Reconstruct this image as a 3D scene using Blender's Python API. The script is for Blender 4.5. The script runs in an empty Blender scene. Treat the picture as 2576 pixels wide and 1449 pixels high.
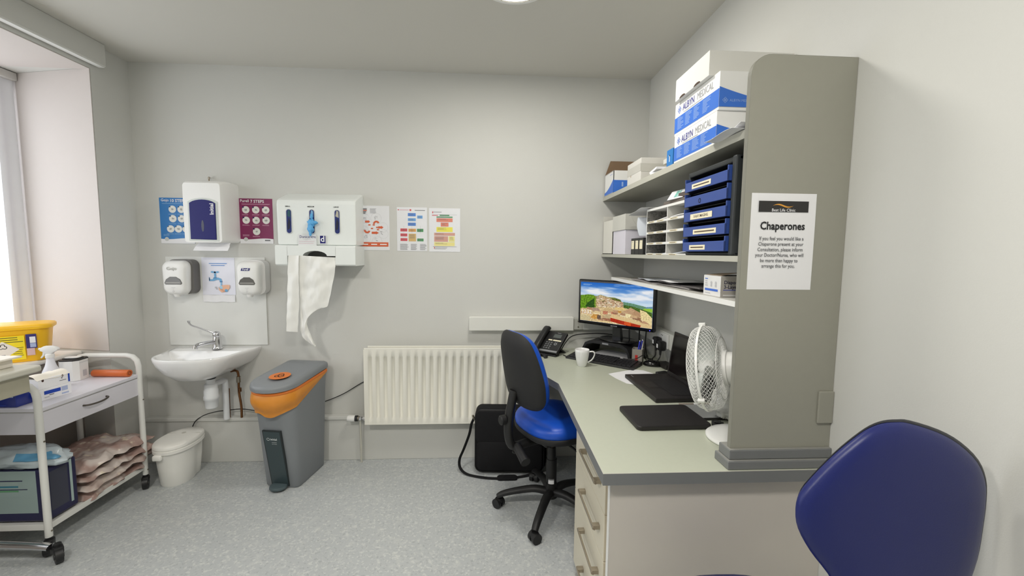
import bpy, bmesh, math, random
from mathutils import Vector, Matrix, Euler, noise
EXPOSURE, SKY, LAMP_W, LAMP_EMIT, SCREEN = 0.0, 3.0, 20.0, 3.2, 0.9
PI = math.pi
random.seed(7)
COL = bpy.context.scene.collection
SC = bpy.context.scene
V = Vector

# ------------------------------------------------------------------ camera
cam_d = bpy.data.cameras.new('camera'); cam = bpy.data.objects.new('camera', cam_d); COL.objects.link(cam)
fw = V((0.0566991, 0.99485451, -0.08396256)); rt = V((0.99837274, -0.05598423, 0.01084621)); up = V((-0.00608983, 0.0844409, 0.99640988))
mw = Matrix((rt, up, -fw)).transposed().to_4x4(); mw.translation = V((0, 0, 1.461)); cam.matrix_world = mw
cam_d.sensor_fit = 'HORIZONTAL'; cam_d.sensor_width = 36; cam_d.lens = 1050 / 2576 * 36; cam_d.clip_start = .02
SC.camera = cam
# ------------------------------------------------------------------ view
SC.view_settings.view_transform = 'Standard'; SC.view_settings.look = 'None'
SC.view_settings.gamma = 1; SC.view_settings.use_curve_mapping = False
SC.view_settings.exposure = EXPOSURE
SC.cycles.max_bounces = 10; SC.cycles.diffuse_bounces = 6; SC.cycles.sample_clamp_indirect = 6
SC.cycles.caustics_reflective = False; SC.cycles.caustics_refractive = False
# ------------------------------------------------------------------ daylight
w = bpy.data.worlds.new('sky'); SC.world = w; w.use_nodes = True
bg = w.node_tree.nodes['Background']; bg.inputs[0].default_value = (0.93, 0.96, 1.0, 1); bg.inputs[1].default_value = SKY
pl = bpy.data.lights.new('daylight_portal', 'AREA'); pl.shape = 'RECTANGLE'; pl.size = 1.8; pl.size_y = 1.7
pl.cycles.is_portal = True
po = bpy.data.objects.new('daylight_portal', pl); COL.objects.link(po); po.location = (-3.0, 1.72, 1.66)
po.rotation_euler = (0, -PI / 2, 0)

# ------------------------------------------------------------------ materials
def lin(c):
    return tuple((x / 255 / 12.92) if x / 255 <= .04045 else ((x / 255 + .055) / 1.055) ** 2.4 for x in c)
MATS = {}
def M(name, rgb, rough=.5, metal=0., var=.03, scale=14., bump=0., bscale=200., coat=0., spec=.5, alpha=1., trans=0., sss=0.):
    if name in MATS: return MATS[name]
    m = bpy.data.materials.new(name); m.use_nodes = True; nt = m.node_tree; b = nt.nodes['Principled BSDF']
    c = lin(rgb)
    tc = nt.nodes.new('ShaderNodeTexCoord'); nz = nt.nodes.new('ShaderNodeTexNoise'); nz.inputs['Scale'].default_value = scale
    nz.inputs['Detail'].default_value = 3; nt.links.new(tc.outputs['Object'], nz.inputs['Vector'])
    mx = nt.nodes.new('ShaderNodeMix'); mx.data_type = 'RGBA'
    mx.inputs[6].default_value = (*[x * (1 - var) for x in c], 1); mx.inputs[7].default_value = (*[min(1, x * (1 + var)) for x in c], 1)
    nt.links.new(nz.outputs['Fac'], mx.inputs[0]); nt.links.new(mx.outputs[2], b.inputs['Base Color'])
    b.inputs['Roughness'].default_value = rough; b.inputs['Metallic'].default_value = metal
    b.inputs['Specular IOR Level'].default_value = spec; b.inputs['Coat Weight'].default_value = coat
    b.inputs['Alpha'].default_value = alpha; b.inputs['Transmission Weight'].default_value = trans
    if sss: b.inputs['Subsurface Weight'].default_value = sss
    if bump:
        n2 = nt.nodes.new('ShaderNodeTexNoise'); n2.inputs['Scale'].default_value = bscale; n2.inputs['Detail'].default_value = 2
        nt.links.new(tc.outputs['Object'], n2.inputs['Vector'])
        bp = nt.nodes.new('ShaderNodeBump'); bp.inputs['Strength'].default_value = bump; bp.inputs['Distance'].default_value = .01
        nt.links.new(n2.outputs['Fac'], bp.inputs['Height']); nt.links.new(bp.outputs['Normal'], b.inputs['Normal'])
    MATS[name] = m; return m
def EM(name, rgb, strength):
    if name in MATS: return MATS[name]
    m = bpy.data.materials.new(name); m.use_nodes = True; nt = m.node_tree; nt.nodes.remove(nt.nodes['Principled BSDF'])
    e = nt.nodes.new('ShaderNodeEmission'); e.inputs[0].default_value = (*lin(rgb), 1); e.inputs[1].default_value = strength
    nt.links.new(e.outputs[0], nt.nodes['Material Output'].inputs[0]); MATS[name] = m; return m
def two_tone(name, rgb, rough, spots, s1, lo, hi, s2=None):
    """base colour with small flakes / specks of other colours"""
    m = M(name, rgb, rough, var=.03, scale=3); nt = m.node_tree; b = nt.nodes['Principled BSDF']
    src = b.inputs['Base Color'].links[0].from_socket; tc = [n for n in nt.nodes if n.type == 'TEX_COORD'][0]
    for i, (col, sc, a0, a1, am) in enumerate(spots):
        v = nt.nodes.new('ShaderNodeTexNoise'); v.inputs['Scale'].default_value = sc; v.inputs['Detail'].default_value = 2
        mp = nt.nodes.new('ShaderNodeMapping'); mp.inputs['Location'].default_value = (i * 3.1, i * 1.7, 0)
        nt.links.new(tc.outputs['Object'], mp.inputs[0]); nt.links.new(mp.outputs[0], v.inputs['Vector'])
        r = nt.nodes.new('ShaderNodeMapRange'); r.inputs[1].default_value = a0; r.inputs[2].default_value = a1
        r.inputs[3].default_value = 0; r.inputs[4].default_value = am
        nt.links.new(v.outputs['Fac'], r.inputs[0])
        mx = nt.nodes.new('ShaderNodeMix'); mx.data_type = 'RGBA'; mx.inputs[7].default_value = (*lin(col), 1)
        nt.links.new(src, mx.inputs[6]); nt.links.new(r.outputs[0], mx.inputs[0]); src = mx.outputs[2]
    nt.links.new(src, b.inputs['Base Color']); return m

WALL = M('wall_paint', (209, 209, 205), .85, var=.012, scale=2.5, bump=.05, bscale=260, spec=.25)
REVEAL = M('reveal_paint', (206, 199, 195), .85, var=.012, scale=2.5, bump=.05, bscale=220, spec=.25)
CEIL = M('ceiling_paint', (206, 204, 197), .9, var=.01, scale=2, bump=.03, bscale=220, spec=.2)
FLOOR = two_tone('floor_vinyl', (185, 189, 191), .42, [((216, 218, 214), 75, .56, .64, .55), ((152, 157, 160), 70, .58, .66, .5), ((214, 216, 212), 24, .55, .7, .3)], 0, 0, 0)
WHITE = M('white_plastic', (236, 236, 234), .32, var=.012)
WHITEM = M('white_metal', (228, 229, 228), .38, var=.02)
GLOSSW = M('white_ceramic', (240, 240, 240), .12, var=.01, coat=.5)
PAPER = M('paper', (240, 240, 243), .85, var=.015, spec=.2)
PAPERC = M('cream_paper', (238, 230, 202), .8, var=.02, spec=.2)
BLACK = M('black_plastic', (26, 26, 28), .45, var=.08)
BLACKG = M('black_gloss', (14, 14, 16), .18, var=.05)
BLACKF = M('black_fabric', (30, 30, 32), .85, var=.12, scale=60, bump=.15, bscale=500, spec=.2)
DGREY = M('dark_grey', (58, 59, 60), .5, var=.05)
CHROME = M('chrome', (215, 215, 218), .12, 1., var=.02)
STEEL = M('brushed_steel', (150, 142, 128), .38, .9, var=.05)
GLAM = M('grey_laminate', (156, 155, 144), .45, var=.02, scale=40)
GLAME = M('grey_laminate_edge', (186, 185, 174), .45, var=.02)
DESKT = M('desk_laminate', (189, 193, 177), .34, var=.03, scale=60)
DESKE = M('desk_edge', (118, 120, 121), .45, var=.03)
CREAM = M('cream_laminate', (216, 209, 190), .45, var=.015)
INK = M('ink_black', (30, 30, 32), .7); INKG = M('ink_grey', (120, 120, 125), .7); INKL = M('ink_light_grey', (190, 190, 194), .7)
NAVY = M('ink_navy', (34, 34, 108), .5, spec=.2); BLUE = M('ink_blue', (62, 108, 205), .5)

# ------------------------------------------------------------------ mesh builder
def orth(d):
    d = V(d).normalized(); a = V((0, 0, 1)) if abs(d.z) < .9 else V((1, 0, 0))
    x = d.cross(a).normalized(); return x, d.cross(x).normalized()
def catmull(pts, n=6, closed=False):
    P = [V(p) for p in pts]; out = []; N = len(P)
    for i in range(N if closed else N - 1):
        g = lambda k: P[k % N] if closed else P[max(0, min(N - 1, k))]
        a, b, c, d = g(i - 1), g(i), g(i + 1), g(i + 2)
        for k in range(n):
            t = k / n
            out.append(.5 * ((2 * b) + (-a + c) * t + (2 * a - 5 * b + 4 * c - d) * t * t + (-a + 3 * b - 3 * c + d) * t ** 3))
    if not closed: out.append(P[-1])
    return out
def rrect(w, h, r, n=5, cx=0, cy=0):
    o = []
    for (sx, sy, a0) in ((1, 1, 0), (-1, 1, PI / 2), (-1, -1, PI), (1, -1, 1.5 * PI)):
        for k in range(n + 1):
            a = a0 + PI / 2 * k / n; o.append((cx + sx * (w / 2 - r) + r * math.cos(a), cy + sy * (h / 2 - r) + r * math.sin(a)))
    return o
def ell(rx, ry, n=24, cx=0, cy=0, p=2.):
    o = []
    for k in range(n):
        a = 2 * PI * k / n; c, s = math.cos(a), math.sin(a)
        o.append((cx + rx * math.copysign(abs(c) ** (2 / p), c), cy + ry * math.copysign(abs(s) ** (2 / p), s)))
    return o
TXT = {}
class MB:
    def __init__(s, T=None): s.v = []; s.f = []; s.mi = []; s.sm = []; s.mats = []; s.T = T or Matrix()
    def m(s, mat):
        if mat not in s.mats: s.mats.append(mat)
        return s.mats.index(mat)
    def add(s, vs, fs, mat, smooth=False, T=None):
        o = len(s.v); TT = s.T @ T if T is not None else s.T
        s.v += [TT @ V(p) for p in vs]; k = s.m(mat)
        for f in fs: s.f.append([i + o for i in f]); s.mi.append(k); s.sm.append(smooth)
        return s
    def box(s, lo, hi, mat, bev=0., seg=2, T=None):
        lo, hi = V(lo), V(hi); c = (lo + hi) / 2; d = hi - lo
        if bev <= 0:
            vs = [c + V((x * d.x, y * d.y, z * d.z)) / 2 for x in (-1, 1) for y in (-1, 1) for z in (-1, 1)]
            return s.add(vs, [(0, 1, 3, 2), (4, 6, 7, 5), (0, 4, 5, 1), (2, 3, 7, 6), (0, 2, 6, 4), (1, 5, 7, 3)], mat, False, T)
        bm = bmesh.new(); bmesh.ops.create_cube(bm, size=1)
        for v in bm.verts: v.co = c + V((v.co.x * d.x, v.co.y * d.y, v.co.z * d.z))
        bmesh.ops.bevel(bm, geom=bm.edges[:], offset=min(bev, min(d) * .49), segments=seg, affect='EDGES', profile=.5)
        bm.verts.index_update()
        s.add([v.co.copy() for v in bm.verts], [[v.index for v in f.verts] for f in bm.faces], mat, False, T); bm.free(); return s
    def loft(s, rings, mat, caps=(True, True), smooth=True, closed=False, T=None, fan=False):
        n = len(rings[0]); vs = [V(p) for r in rings for p in r]; fs = []; R = len(rings)
        for i in range(R if closed else R - 1):
            a, b = i * n, ((i + 1) % R) * n
            for k in range(n): k2 = (k + 1) % n; fs.append((a + k, a + k2, b + k2, b + k))
        s.add(vs, fs, mat, smooth, T)
        if not closed:
            for ok, r, rev in ((caps[0], rings[0], True), (caps[1], rings[-1], False)):
                if ok:
                    idx = list(range(n)); idx = idx[::-1] if rev else idx
                    s.add(r, [idx], mat, False, T)
        return s
    def cyl(s, p0, p1, r0, mat, r1=None, n=16, caps=(True, True), smooth=True, T=None):
        p0, p1 = V(p0), V(p1); r1 = r0 if r1 is None else r1; x, y = orth(p1 - p0)
        rg = [[p + (x * math.cos(2 * PI * k / n) + y * math.sin(2 * PI * k / n)) * r for k in range(n)] for p, r in ((p0, r0), (p1, r1))]
        return s.loft(rg, mat, caps, smooth, T=T)
    def tube(s, pts, r, mat, n=8, closed=False, sub=0, T=None, flat=None):
        P = catmull(pts, sub, closed) if sub else [V(p) for p in pts]
        rr = r if callable(r) else (lambda t: r); N = len(P); rings = []; px = None
        for i, p in enumerate(P):
            d = (P[(i + 1) % N] - P[i - 1]) if closed else (P[min(i + 1, N - 1)] - P[max(i - 1, 0)])
            if d.length < 1e-9: d = V((0, 0, 1))
            d.normalize()
            x = orth(d)[0] if px is None else (px - d * px.dot(d)).normalized()
            px = x; y = d.cross(x); q = rr(i / max(1, N - 1))
            fa, fb = flat if flat else (1, 1)
            rings.append([p + (x * math.cos(2 * PI * k / n) * fa + y * math.sin(2 * PI * k / n) * fb) * q for k in range(n)])
        return s.loft(rings, mat, (True, True), True, closed, T)
    def lathe(s, prof, mat, c=(0, 0, 0), n=28, axis=(0, 0, 1), caps=(True, True), smooth=True, T=None):
        c = V(c); z = V(axis).normalized(); x, y = orth(z)
        rg = [[c + z * h + (x * math.cos(2 * PI * k / n) + y * math.sin(2 * PI * k / n)) * max(r, 1e-5) for k in range(n)] for r, h in prof]
        return s.loft(rg, mat, caps, smooth, T=T)
    def prism(s, pts, a, b, plane, mat, bev=0., smooth=False, T=None):
        f = {'XY': lambda p, d: (p[0], p[1], d), 'XZ': lambda p, d: (p[0], d, p[1]), 'YZ': lambda p, d: (d, p[0], p[1])}[plane]
        if bev <= 0: return s.loft([[f(p, a) for p in pts], [f(p, b) for p in pts]], mat, smooth=smooth, T=T)
        cx = sum(p[0] for p in pts) / len(pts); cy = sum(p[1] for p in pts) / len(pts); g = 1 if b > a else -1
        w = max(p[0] for p in pts) - min(p[0] for p in pts); h = max(p[1] for p in pts) - min(p[1] for p in pts)
        sc = lambda q: [(cx + (p[0] - cx) * (1 - 2 * q / w), cy + (p[1] - cy) * (1 - 2 * q / h)) for p in pts]
        L = [(a, bev), (a + g * bev * .3, bev * .3), (a + g * bev, 0), (b - g * bev, 0), (b - g * bev * .3, bev * .3), (b, bev)]
        return s.loft([[f(p, d) for p in sc(q)] for d, q in L], mat, smooth=smooth, T=T)
    def grid(s, fn, nu, nv, mat, smooth=True, T=None, thick=0.):
        vs = [V(fn(i / nu, j / nv)) for i in range(nu + 1) for j in range(nv + 1)]; W = nv + 1
        fs = [(i * W + j, (i + 1) * W + j, (i + 1) * W + j + 1, i * W + j + 1) for i in range(nu) for j in range(nv)]
        s.add(vs, fs, mat, smooth, T)
        if thick:
            nn = []
            for i in range(nu + 1):
                for j in range(nv + 1):
                    a = vs[min(i + 1, nu) * W + j] - vs[max(i - 1, 0) * W + j]; b = vs[i * W + min(j + 1, nv)] - vs[i * W + max(j - 1, 0)]
                    nn.append(a.cross(b).normalized() * thick)
            v2 = [p - q for p, q in zip(vs, nn)]
            s.add(v2, [f[::-1] for f in fs], mat, smooth, T)
            B = [i * W for i in range(nu + 1)] + [nu * W + j for j in range(1, W)] + [i * W + nv for i in range(nu - 1, -1, -1)] + [j for j in range(nv - 1, 0, -1)]
            k = len(B); s.add([vs[i] for i in B] + [v2[i] for i in B], [(i, (i + 1) % k, k + (i + 1) % k, k + i)[::-1] for i in range(k)], mat, False, T)
        return s
    def pad(s, outline, layers, mat, to3, smooth=True, T=None):
        """cushion: an outline (u,v) scaled about its centre at each (depth, scale) layer, ends closed"""
        cx = sum(p[0] for p in outline) / len(outline); cy = sum(p[1] for p in outline) / len(outline)
        rg = [[to3(cx + (p[0] - cx) * k, cy + (p[1] - cy) * k, d) for p in outline] for d, k in layers]
        return s.loft(rg, mat, (True, True), smooth, T=T)
    def text(s, st, size, org, xd, yd, mat, align='CENTER', sx=1., bold=0., sp=1.):
        key = (st, align, bold, sp)
        if key not in TXT:
            c = bpy.data.curves.new('t', 'FONT'); c.body = st; c.size = 1; c.align_x = align; c.align_y = 'CENTER'; c.resolution_u = 2
            c.offset = bold; c.space_character = sp
            o = bpy.data.objects.new('t', c); COL.objects.link(o); dg = bpy.context.evaluated_depsgraph_get(); dg.update()
            me = bpy.data.meshes.new_from_object(o.evaluated_get(dg))
            TXT[key] = ([v.co.copy() for v in me.vertices], [list(p.vertices) for p in me.polygons])
            bpy.data.objects.remove(o); bpy.data.curves.remove(c); bpy.data.meshes.remove(me)
        vs, fs = TXT[key]; org, xd, yd = V(org), V(xd).normalized(), V(yd).normalized()
        return s.add([org + xd * (v.x * size * sx) + yd * (v.y * size) for v in vs], fs, mat)
    def build(s, name, parent=None, loc=None, smooth_angle=None, mod=None):
        me = bpy.data.meshes.new(name); ob = bpy.data.objects.new(name, me); COL.objects.link(ob)
        if parent is not None:
            W = world(parent); inv = W.inverted(); ob.parent = parent; vs = [inv @ v for v in s.v]
        else:
            xs = [v.x for v in s.v]; ys = [v.y for v in s.v]; zs = [v.z for v in s.v]
            L = V(loc) if loc is not None else V(((min(xs) + max(xs)) / 2, (min(ys) + max(ys)) / 2, min(zs)))
            ob.location = L; vs = [v - L for v in s.v]
        me.from_pydata([tuple(v) for v in vs], [], s.f)
        for mt in s.mats: me.materials.append(mt)
        me.polygons.foreach_set('material_index', s.mi); me.polygons.foreach_set('use_smooth', s.sm)
        me.update()
        bm = bmesh.new(); bm.from_mesh(me); bmesh.ops.remove_doubles(bm, verts=bm.verts, dist=1e-6)
        bm.to_mesh(me); bm.free()
        if any(s.sm):
            me.set_sharp_from_angle(angle=math.radians(smooth_angle or 42))
        return ob
def world(o):
    m = Matrix.LocRotScale(o.location, o.rotation_euler, o.scale)
    return world(o.parent) @ m if o.parent else m
class Page:
    """flat printing laid over a surface: local x,y in metres from the lower-left corner"""
    def __init__(s, mb, org, xd, yd, off=.0007): s.mb = mb; s.o = V(org); s.x = V(xd).normalized(); s.y = V(yd).normalized(); s.n = s.x.cross(s.y); s.k = off
    def P(s, x, y): return s.o + s.x * x + s.y * y + s.n * s.k
    def up(s, d=.0004): s.k += d; return s
    def rect(s, x0, y0, x1, y1, mat): s.mb.add([s.P(x0, y0), s.P(x1, y0), s.P(x1, y1), s.P(x0, y1)], [(0, 1, 2, 3)], mat)
    def poly(s, pts, mat): s.mb.add([s.P(*p) for p in pts], [list(range(len(pts)))], mat)
    def disc(s, x, y, r, mat, n=20, ry=None): s.poly([(x + r * math.cos(2 * PI * k / n), y + (ry or r) * math.sin(2 * PI * k / n)) for k in range(n)], mat)
    def ring(s, x, y, r0, r1, mat, a0=0, a1=2 * PI, n=20):
        for k in range(n):
            a, b = a0 + (a1 - a0) * k / n, a0 + (a1 - a0) * (k + 1) / n
            s.poly([(x + r * math.cos(t), y + r * math.sin(t)) for r, t in ((r0, a), (r1, a), (r1, b), (r0, b))], mat)
    def lines(s, x0, y0, w, n, dy, h, mat, rag=.25):
        for i in range(n): s.rect(x0, y0 - i * dy - h, x0 + w * (1 - rag * random.random()), y0 - i * dy, mat)
    def clines(s, xc, y0, w, n, dy, h, mat, rag=.3):
        for i in range(n):
            q = w * (1 - rag * random.random()) / 2; s.rect(xc - q, y0 - i * dy - h, xc + q, y0 - i * dy, mat)
    def text(s, st, size, x, y, mat, align='CENTER', sx=1., bold=0., sp=1.): s.mb.text(st, size, s.P(x, y), s.x, s.y, mat, align, sx, bold, sp)
def tag(o, label=None, cat=None, group=None, kind=None):
    if label: o['label'] = label
    if cat: o['category'] = cat
    if group: o['group'] = group
    if kind: o['kind'] = kind
    return o
def thing(name, loc, label, cat, rz=0., group=None, kind=None):
    o = bpy.data.objects.new(name, None); COL.objects.link(o); o.location = loc; o.rotation_euler = (0, 0, rz); o.empty_display_size = .05
    return tag(o, label, cat, group, kind)
def FR(loc, rz=0.): return Matrix.Translation(loc) @ Matrix.Rotation(rz, 4, 'Z')
def struct(name, mb, label, cat='room', parent=None):
    o = mb.build(name, parent)
    if parent is None: tag(o, label, cat, kind='structure')
    return o
X3, Y3, Z3 = V((1, 0, 0)), V((0, 1, 0)), V((0, 0, 1))
# ================================================================== ROOM
XL, XR, YB, YF, HC = -2.318, 1.106, 2.92, -1.9, 2.654
struct('floor', MB().box((-3.2, YF - .2, -.1), (XR + .2, YB + .2, 0), FLOOR), 'pale grey speckled vinyl floor')
struct('ceiling', MB().box((-3.2, YF - .2, HC), (XR + .2, YB + .2, HC + .12), CEIL), 'flat grey painted ceiling')
struct('wall_back', MB().box((-3.2, YB, 0), (XR + .2, YB + .15, HC), WALL), 'light grey painted back wall behind the sink and radiator')
struct('wall_right', MB().box((XR, YF, 0), (XR + .15, YB, HC), WALL), 'light grey painted wall on the right behind the shelves')
struct('wall_front', MB().box((-3.2, YF - .15, 0), (XR + .2, YF, HC), WALL), 'light grey painted wall behind the viewer')
m = MB()
m.prism([(XL, YB), (XL, 2.657), (-2.95, 2.80), (-3.1, 2.80), (-3.1, YB)], 0, HC, 'XY', WALL)
m.prism([(XL, YF), (-3.1, YF), (-3.1, .72), (-2.95, .72), (XL, .86)], 0, HC, 'XY', WALL)
m.box((-3.1, .7, 2.504), (XL, 2.81, HC), WALL)
m.box((-3.1, .7, 0), (-2.545, 2.81, .80), M('wall_under_sill_shaded', (150, 142, 136), .85))  # wall below the sill darkened in colour, standing in for its shadow
# paler paint inside the window recess, laid as a thin skin of the reveal
m.prism([(XL - .001, 2.656), (-2.94, 2.797), (-2.94, 2.792), (XL - .001, 2.652)], .835, 2.503, 'XY', REVEAL)
m.box((-2.95, .86, 2.499), (XL - .002, 2.66, 2.503), REVEAL)
struct('wall_left', m, 'grey left wall with a deep pale window recess')
struct('trim_1', MB().box((XL, .3, 2.527), (-2.262, 2.70, HC), WALL, .004).box((-2.30, .3, 2.522), (-2.268, 2.695, 2.53), WHITE), 'grey boxed pelmet over the window recess under the ceiling')
# pipe boxing along the foot of the back wall
struct('baseboard_back', MB().box((XL, 2.878, 0), (.99, YB, .315), WALL, .003).box((XL, 2.868, .293), (.99, YB, .317), WALL, .004), 'low grey pipe boxing along the foot of the back wall')
# window
FRAME = M('window_frame', (244, 244, 244), .35)
gl = bpy.data.materials.new('window_glass'); gl.use_nodes = True; nt = gl.node_tree; nt.nodes.remove(nt.nodes['Principled BSDF'])
tr = nt.nodes.new('ShaderNodeBsdfTransparent'); gs = nt.nodes.new('ShaderNodeBsdfGlossy'); gs.inputs['Roughness'].default_value = .03
mxs = nt.nodes.new('ShaderNodeMixShader'); mxs.inputs[0].default_value = .06
nt.links.new(tr.outputs[0], mxs.inputs[1]); nt.links.new(gs.outputs[0], mxs.inputs[2]); nt.links.new(mxs.outputs[0], nt.nodes['Material Output'].inputs[0])
wm = MB()
x0, x1 = -2.98, -2.90
for y0, y1, z0, z1 in ((.72, 2.80, .80, .89), (.72, 2.80, 2.42, 2.504), (.72, .80, .8, 2.504), (2.72, 2.80, .8, 2.504), (1.72, 1.80, .85, 2.45)):
    wm.box((x0, y0, z0), (x1, y1, z1), FRAME, .006)
win = tag(wm.build('window_1'), 'tall bright window in the recess on the left wall', 'window', kind='structure')
MB().box((-2.945, .78, .87), (-2.935, 2.74, 2.44), gl).build('window_pane', win)
SILL = M('sill_white', (238, 236, 232), .35)
MB().box((-2.95, .74, .80), (-2.515, 2.70, .83), SILL, .012, 3).build('window_sill', win)
# blind strip and head rail
VOILE = M('blind_fabric', (234, 236, 242), .9, sss=0.)
b = thing('vertical_blind', (-2.86, 2.60, 2.45), 'white fabric blind hanging at the edge of the bright window', 'blind')
MB().box((-2.89, .9, 2.455), (-2.83, 2.765, 2.50), M('head_rail', (205, 203, 200), .4), .004).build('head_rail', b)
def slat(u, v):
    y = 2.69 + .055 * u - .04 * (1 - v) * 0
    return (-2.862 + .010 * math.sin(u * 8) * (.5 + .5 * (1 - v)), 2.665 + .098 * u, .90 + 1.56 * v)
MB().grid(slat, 14, 20, VOILE, thick=.002).build('slat', b)

# ceiling lights (round recessed LED panels)
LITE = EM('led_diffuser', (255, 247, 228), LAMP_EMIT)
def ceiling_light(x, y, label, watt=.72):
    t = thing('ceiling_light', (x, y, HC), label, 'ceiling light', group='round ceiling lights')
    MB().lathe([(.150, 0), (.172, 0), (.172, -.012), (.150, -.016)], WHITE, (x, y, HC), 40, caps=(False, False)).build('trim_ring', t)
    MB().lathe([(.152, -.006), (.152, -.010)], LITE, (x, y, HC), 40).build('diffuser', t)
    l = bpy.data.lights.new('lamp_glow', 'AREA'); l.shape = 'DISK'; l.size = .30; l.energy = LAMP_W * watt; l.color = (1, .965, .895)
    o = bpy.data.objects.new('lamp_glow', l); COL.objects.link(o); o.location = (0, 0, -.02); o.parent = t
    return t
ceiling_light(.108, 1.925, 'round glowing ceiling light above the middle of the room at the top edge')
ceiling_light(.10, .15, 'round ceiling light behind the viewer on the right side', 1.0)
ceiling_light(-1.30, .10, 'round ceiling light behind the viewer on the left side', 1.42)

# ================================================================== BACK WALL: SINK
s = thing('wash_basin', (-1.85, YB, .80), 'white ceramic wall-hung wash basin with lever tap below the splashback', 'sink')
def basin_out(sx, sy, n=40):
    o = []
    for k in range(n + 1):
        a = PI + PI * k / n; c, q = math.cos(a), math.sin(a)
        o.append((-1.832 + .232 * sx * math.copysign(abs(c) ** .84, c), 2.70 + (.176 * sy) * math.copysign(abs(q) ** .84, q)))
    return o
def bring(sx, sy, z, yb):  # closed ring: curved front, straight back
    o = basin_out(sx, sy); L, R = o[0], o[-1]
    back = [(R[0] + .045 * sx, yb), (-1.832 + .15 * sx, yb), (-1.832, yb), (-1.832 - .15 * sx, yb), (L[0] - .045 * sx, yb)]
    return [(p[0], min(p[1], yb), z) for p in o + back]
m = MB()
rings = [bring(.30, .42, .648, 2.86), bring(.52, .62, .66, 2.90), bring(.78, .84, .705, 2.915), bring(.93, .95, .752, YB - .001), bring(.99, .995, .782, YB - .001), bring(1, 1, .796, YB - .001), bring(.985, .985, .803, YB - .001),
         bring(.94, .93, .804, YB - .012), bring(.90, .87, .797, 2.80), bring(.84, .80, .765, 2.785), bring(.66, .62, .715, 2.77), bring(.3, .3, .69, 2.74)]
m.loft(rings, GLOSSW, (True, True))
m.build('bowl', s, smooth_angle=60)
MB().lathe([(.022, 0), (.024, .002), (.02, .004)], CHROME, (-1.85, 2.70, .692), 20).build('plug_hole', s)
t = MB()
t.lathe([(.030, 0), (.032, .004), (.026, .012), (.024, .05), (.024, .075), (.018, .09)], CHROME, (-1.80, 2.845, .803), 24)
t.tube([(-1.80, 2.84, .85), (-1.825, 2.80, .853), (-1.855, 2.76, .85), (-1.868, 2.742, .842)], .0135, CHROME, 12, sub=4)
t.cyl((-1.868, 2.742, .846), (-1.87, 2.738, .826), .0135, CHROME)
tap = t.build('tap', s, smooth_angle=50)
l = MB()
l.lathe([(.001, .028), (.014, .024), (.022, .012), (.023, 0), (.02, -.01)], CHROME, (-1.80, 2.842, .895), 20)
l.tube([(-1.805, 2.84, .905), (-1.835, 2.82, .925), (-1.875, 2.79, .953), (-1.905, 2.765, .975), (-1.913, 2.757, .995), (-1.913, 2.757, 1.005)], lambda q: .0055 + .004 * max(0, q - .7) / .3, CHROME, 10, sub=5)
l.build('lever', tap, smooth_angle=60)
tr_ = MB(); WP = M('waste_plastic', (226, 229, 232), .4)
tr_.lathe([(.030, .648), (.032, .635), (.026, .628)], BLACK, (-1.79, 2.745, 0), 20)
tr_.lathe([(.026, .63), (.026, .60), (.036, .595), (.037, .56), (.040, .555), (.040, .52), (.043, .515), (.043, .495), (.038, .49), (.035, .44), (.02, .43)], WP, (-1.79, 2.745, 0), 24)
tr_.tube([(-1.79, 2.745, .585), (-1.778, 2.79, .588), (-1.768, 2.84, .585), (-1.765, 2.85, .56), (-1.765, 2.85, .318)], .0185, WP, 12, sub=5)
tr_.build('waste_trap', s, smooth_angle=50)
cu = M('copper_pipe', (120, 82, 52), .4, .85, .25, 40)
c_ = MB()
c_.tube([(-1.74, 2.875, .64), (-1.705, 2.872, .645), (-1.69, 2.872, .62), (-1.69, 2.872, .5), (-1.68, 2.873, .40), (-1.68, 2.873, .318)], .0075, cu, 8, sub=4)
c_.cyl((-1.69, 2.872, .565), (-1.69, 2.872, .605), .013, STEEL); c_.cyl((-1.685, 2.872, .50), (-1.685, 2.872, .525), .011, cu)
c_.tube([(-1.76, 2.875, .52), (-1.762, 2.875, .40), (-1.762, 2.875, .318)], .0075, cu, 8)
c_.build('supply_pipe', s)
# splashback
tag(MB().box((-2.150, YB - .008, .813), (-1.508, YB, 1.412), M('splash_board', (226, 227, 224), .3, var=.01), .002).build('splashback'), 'plain white splashback board on the wall behind the basin', 'splashback')

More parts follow.
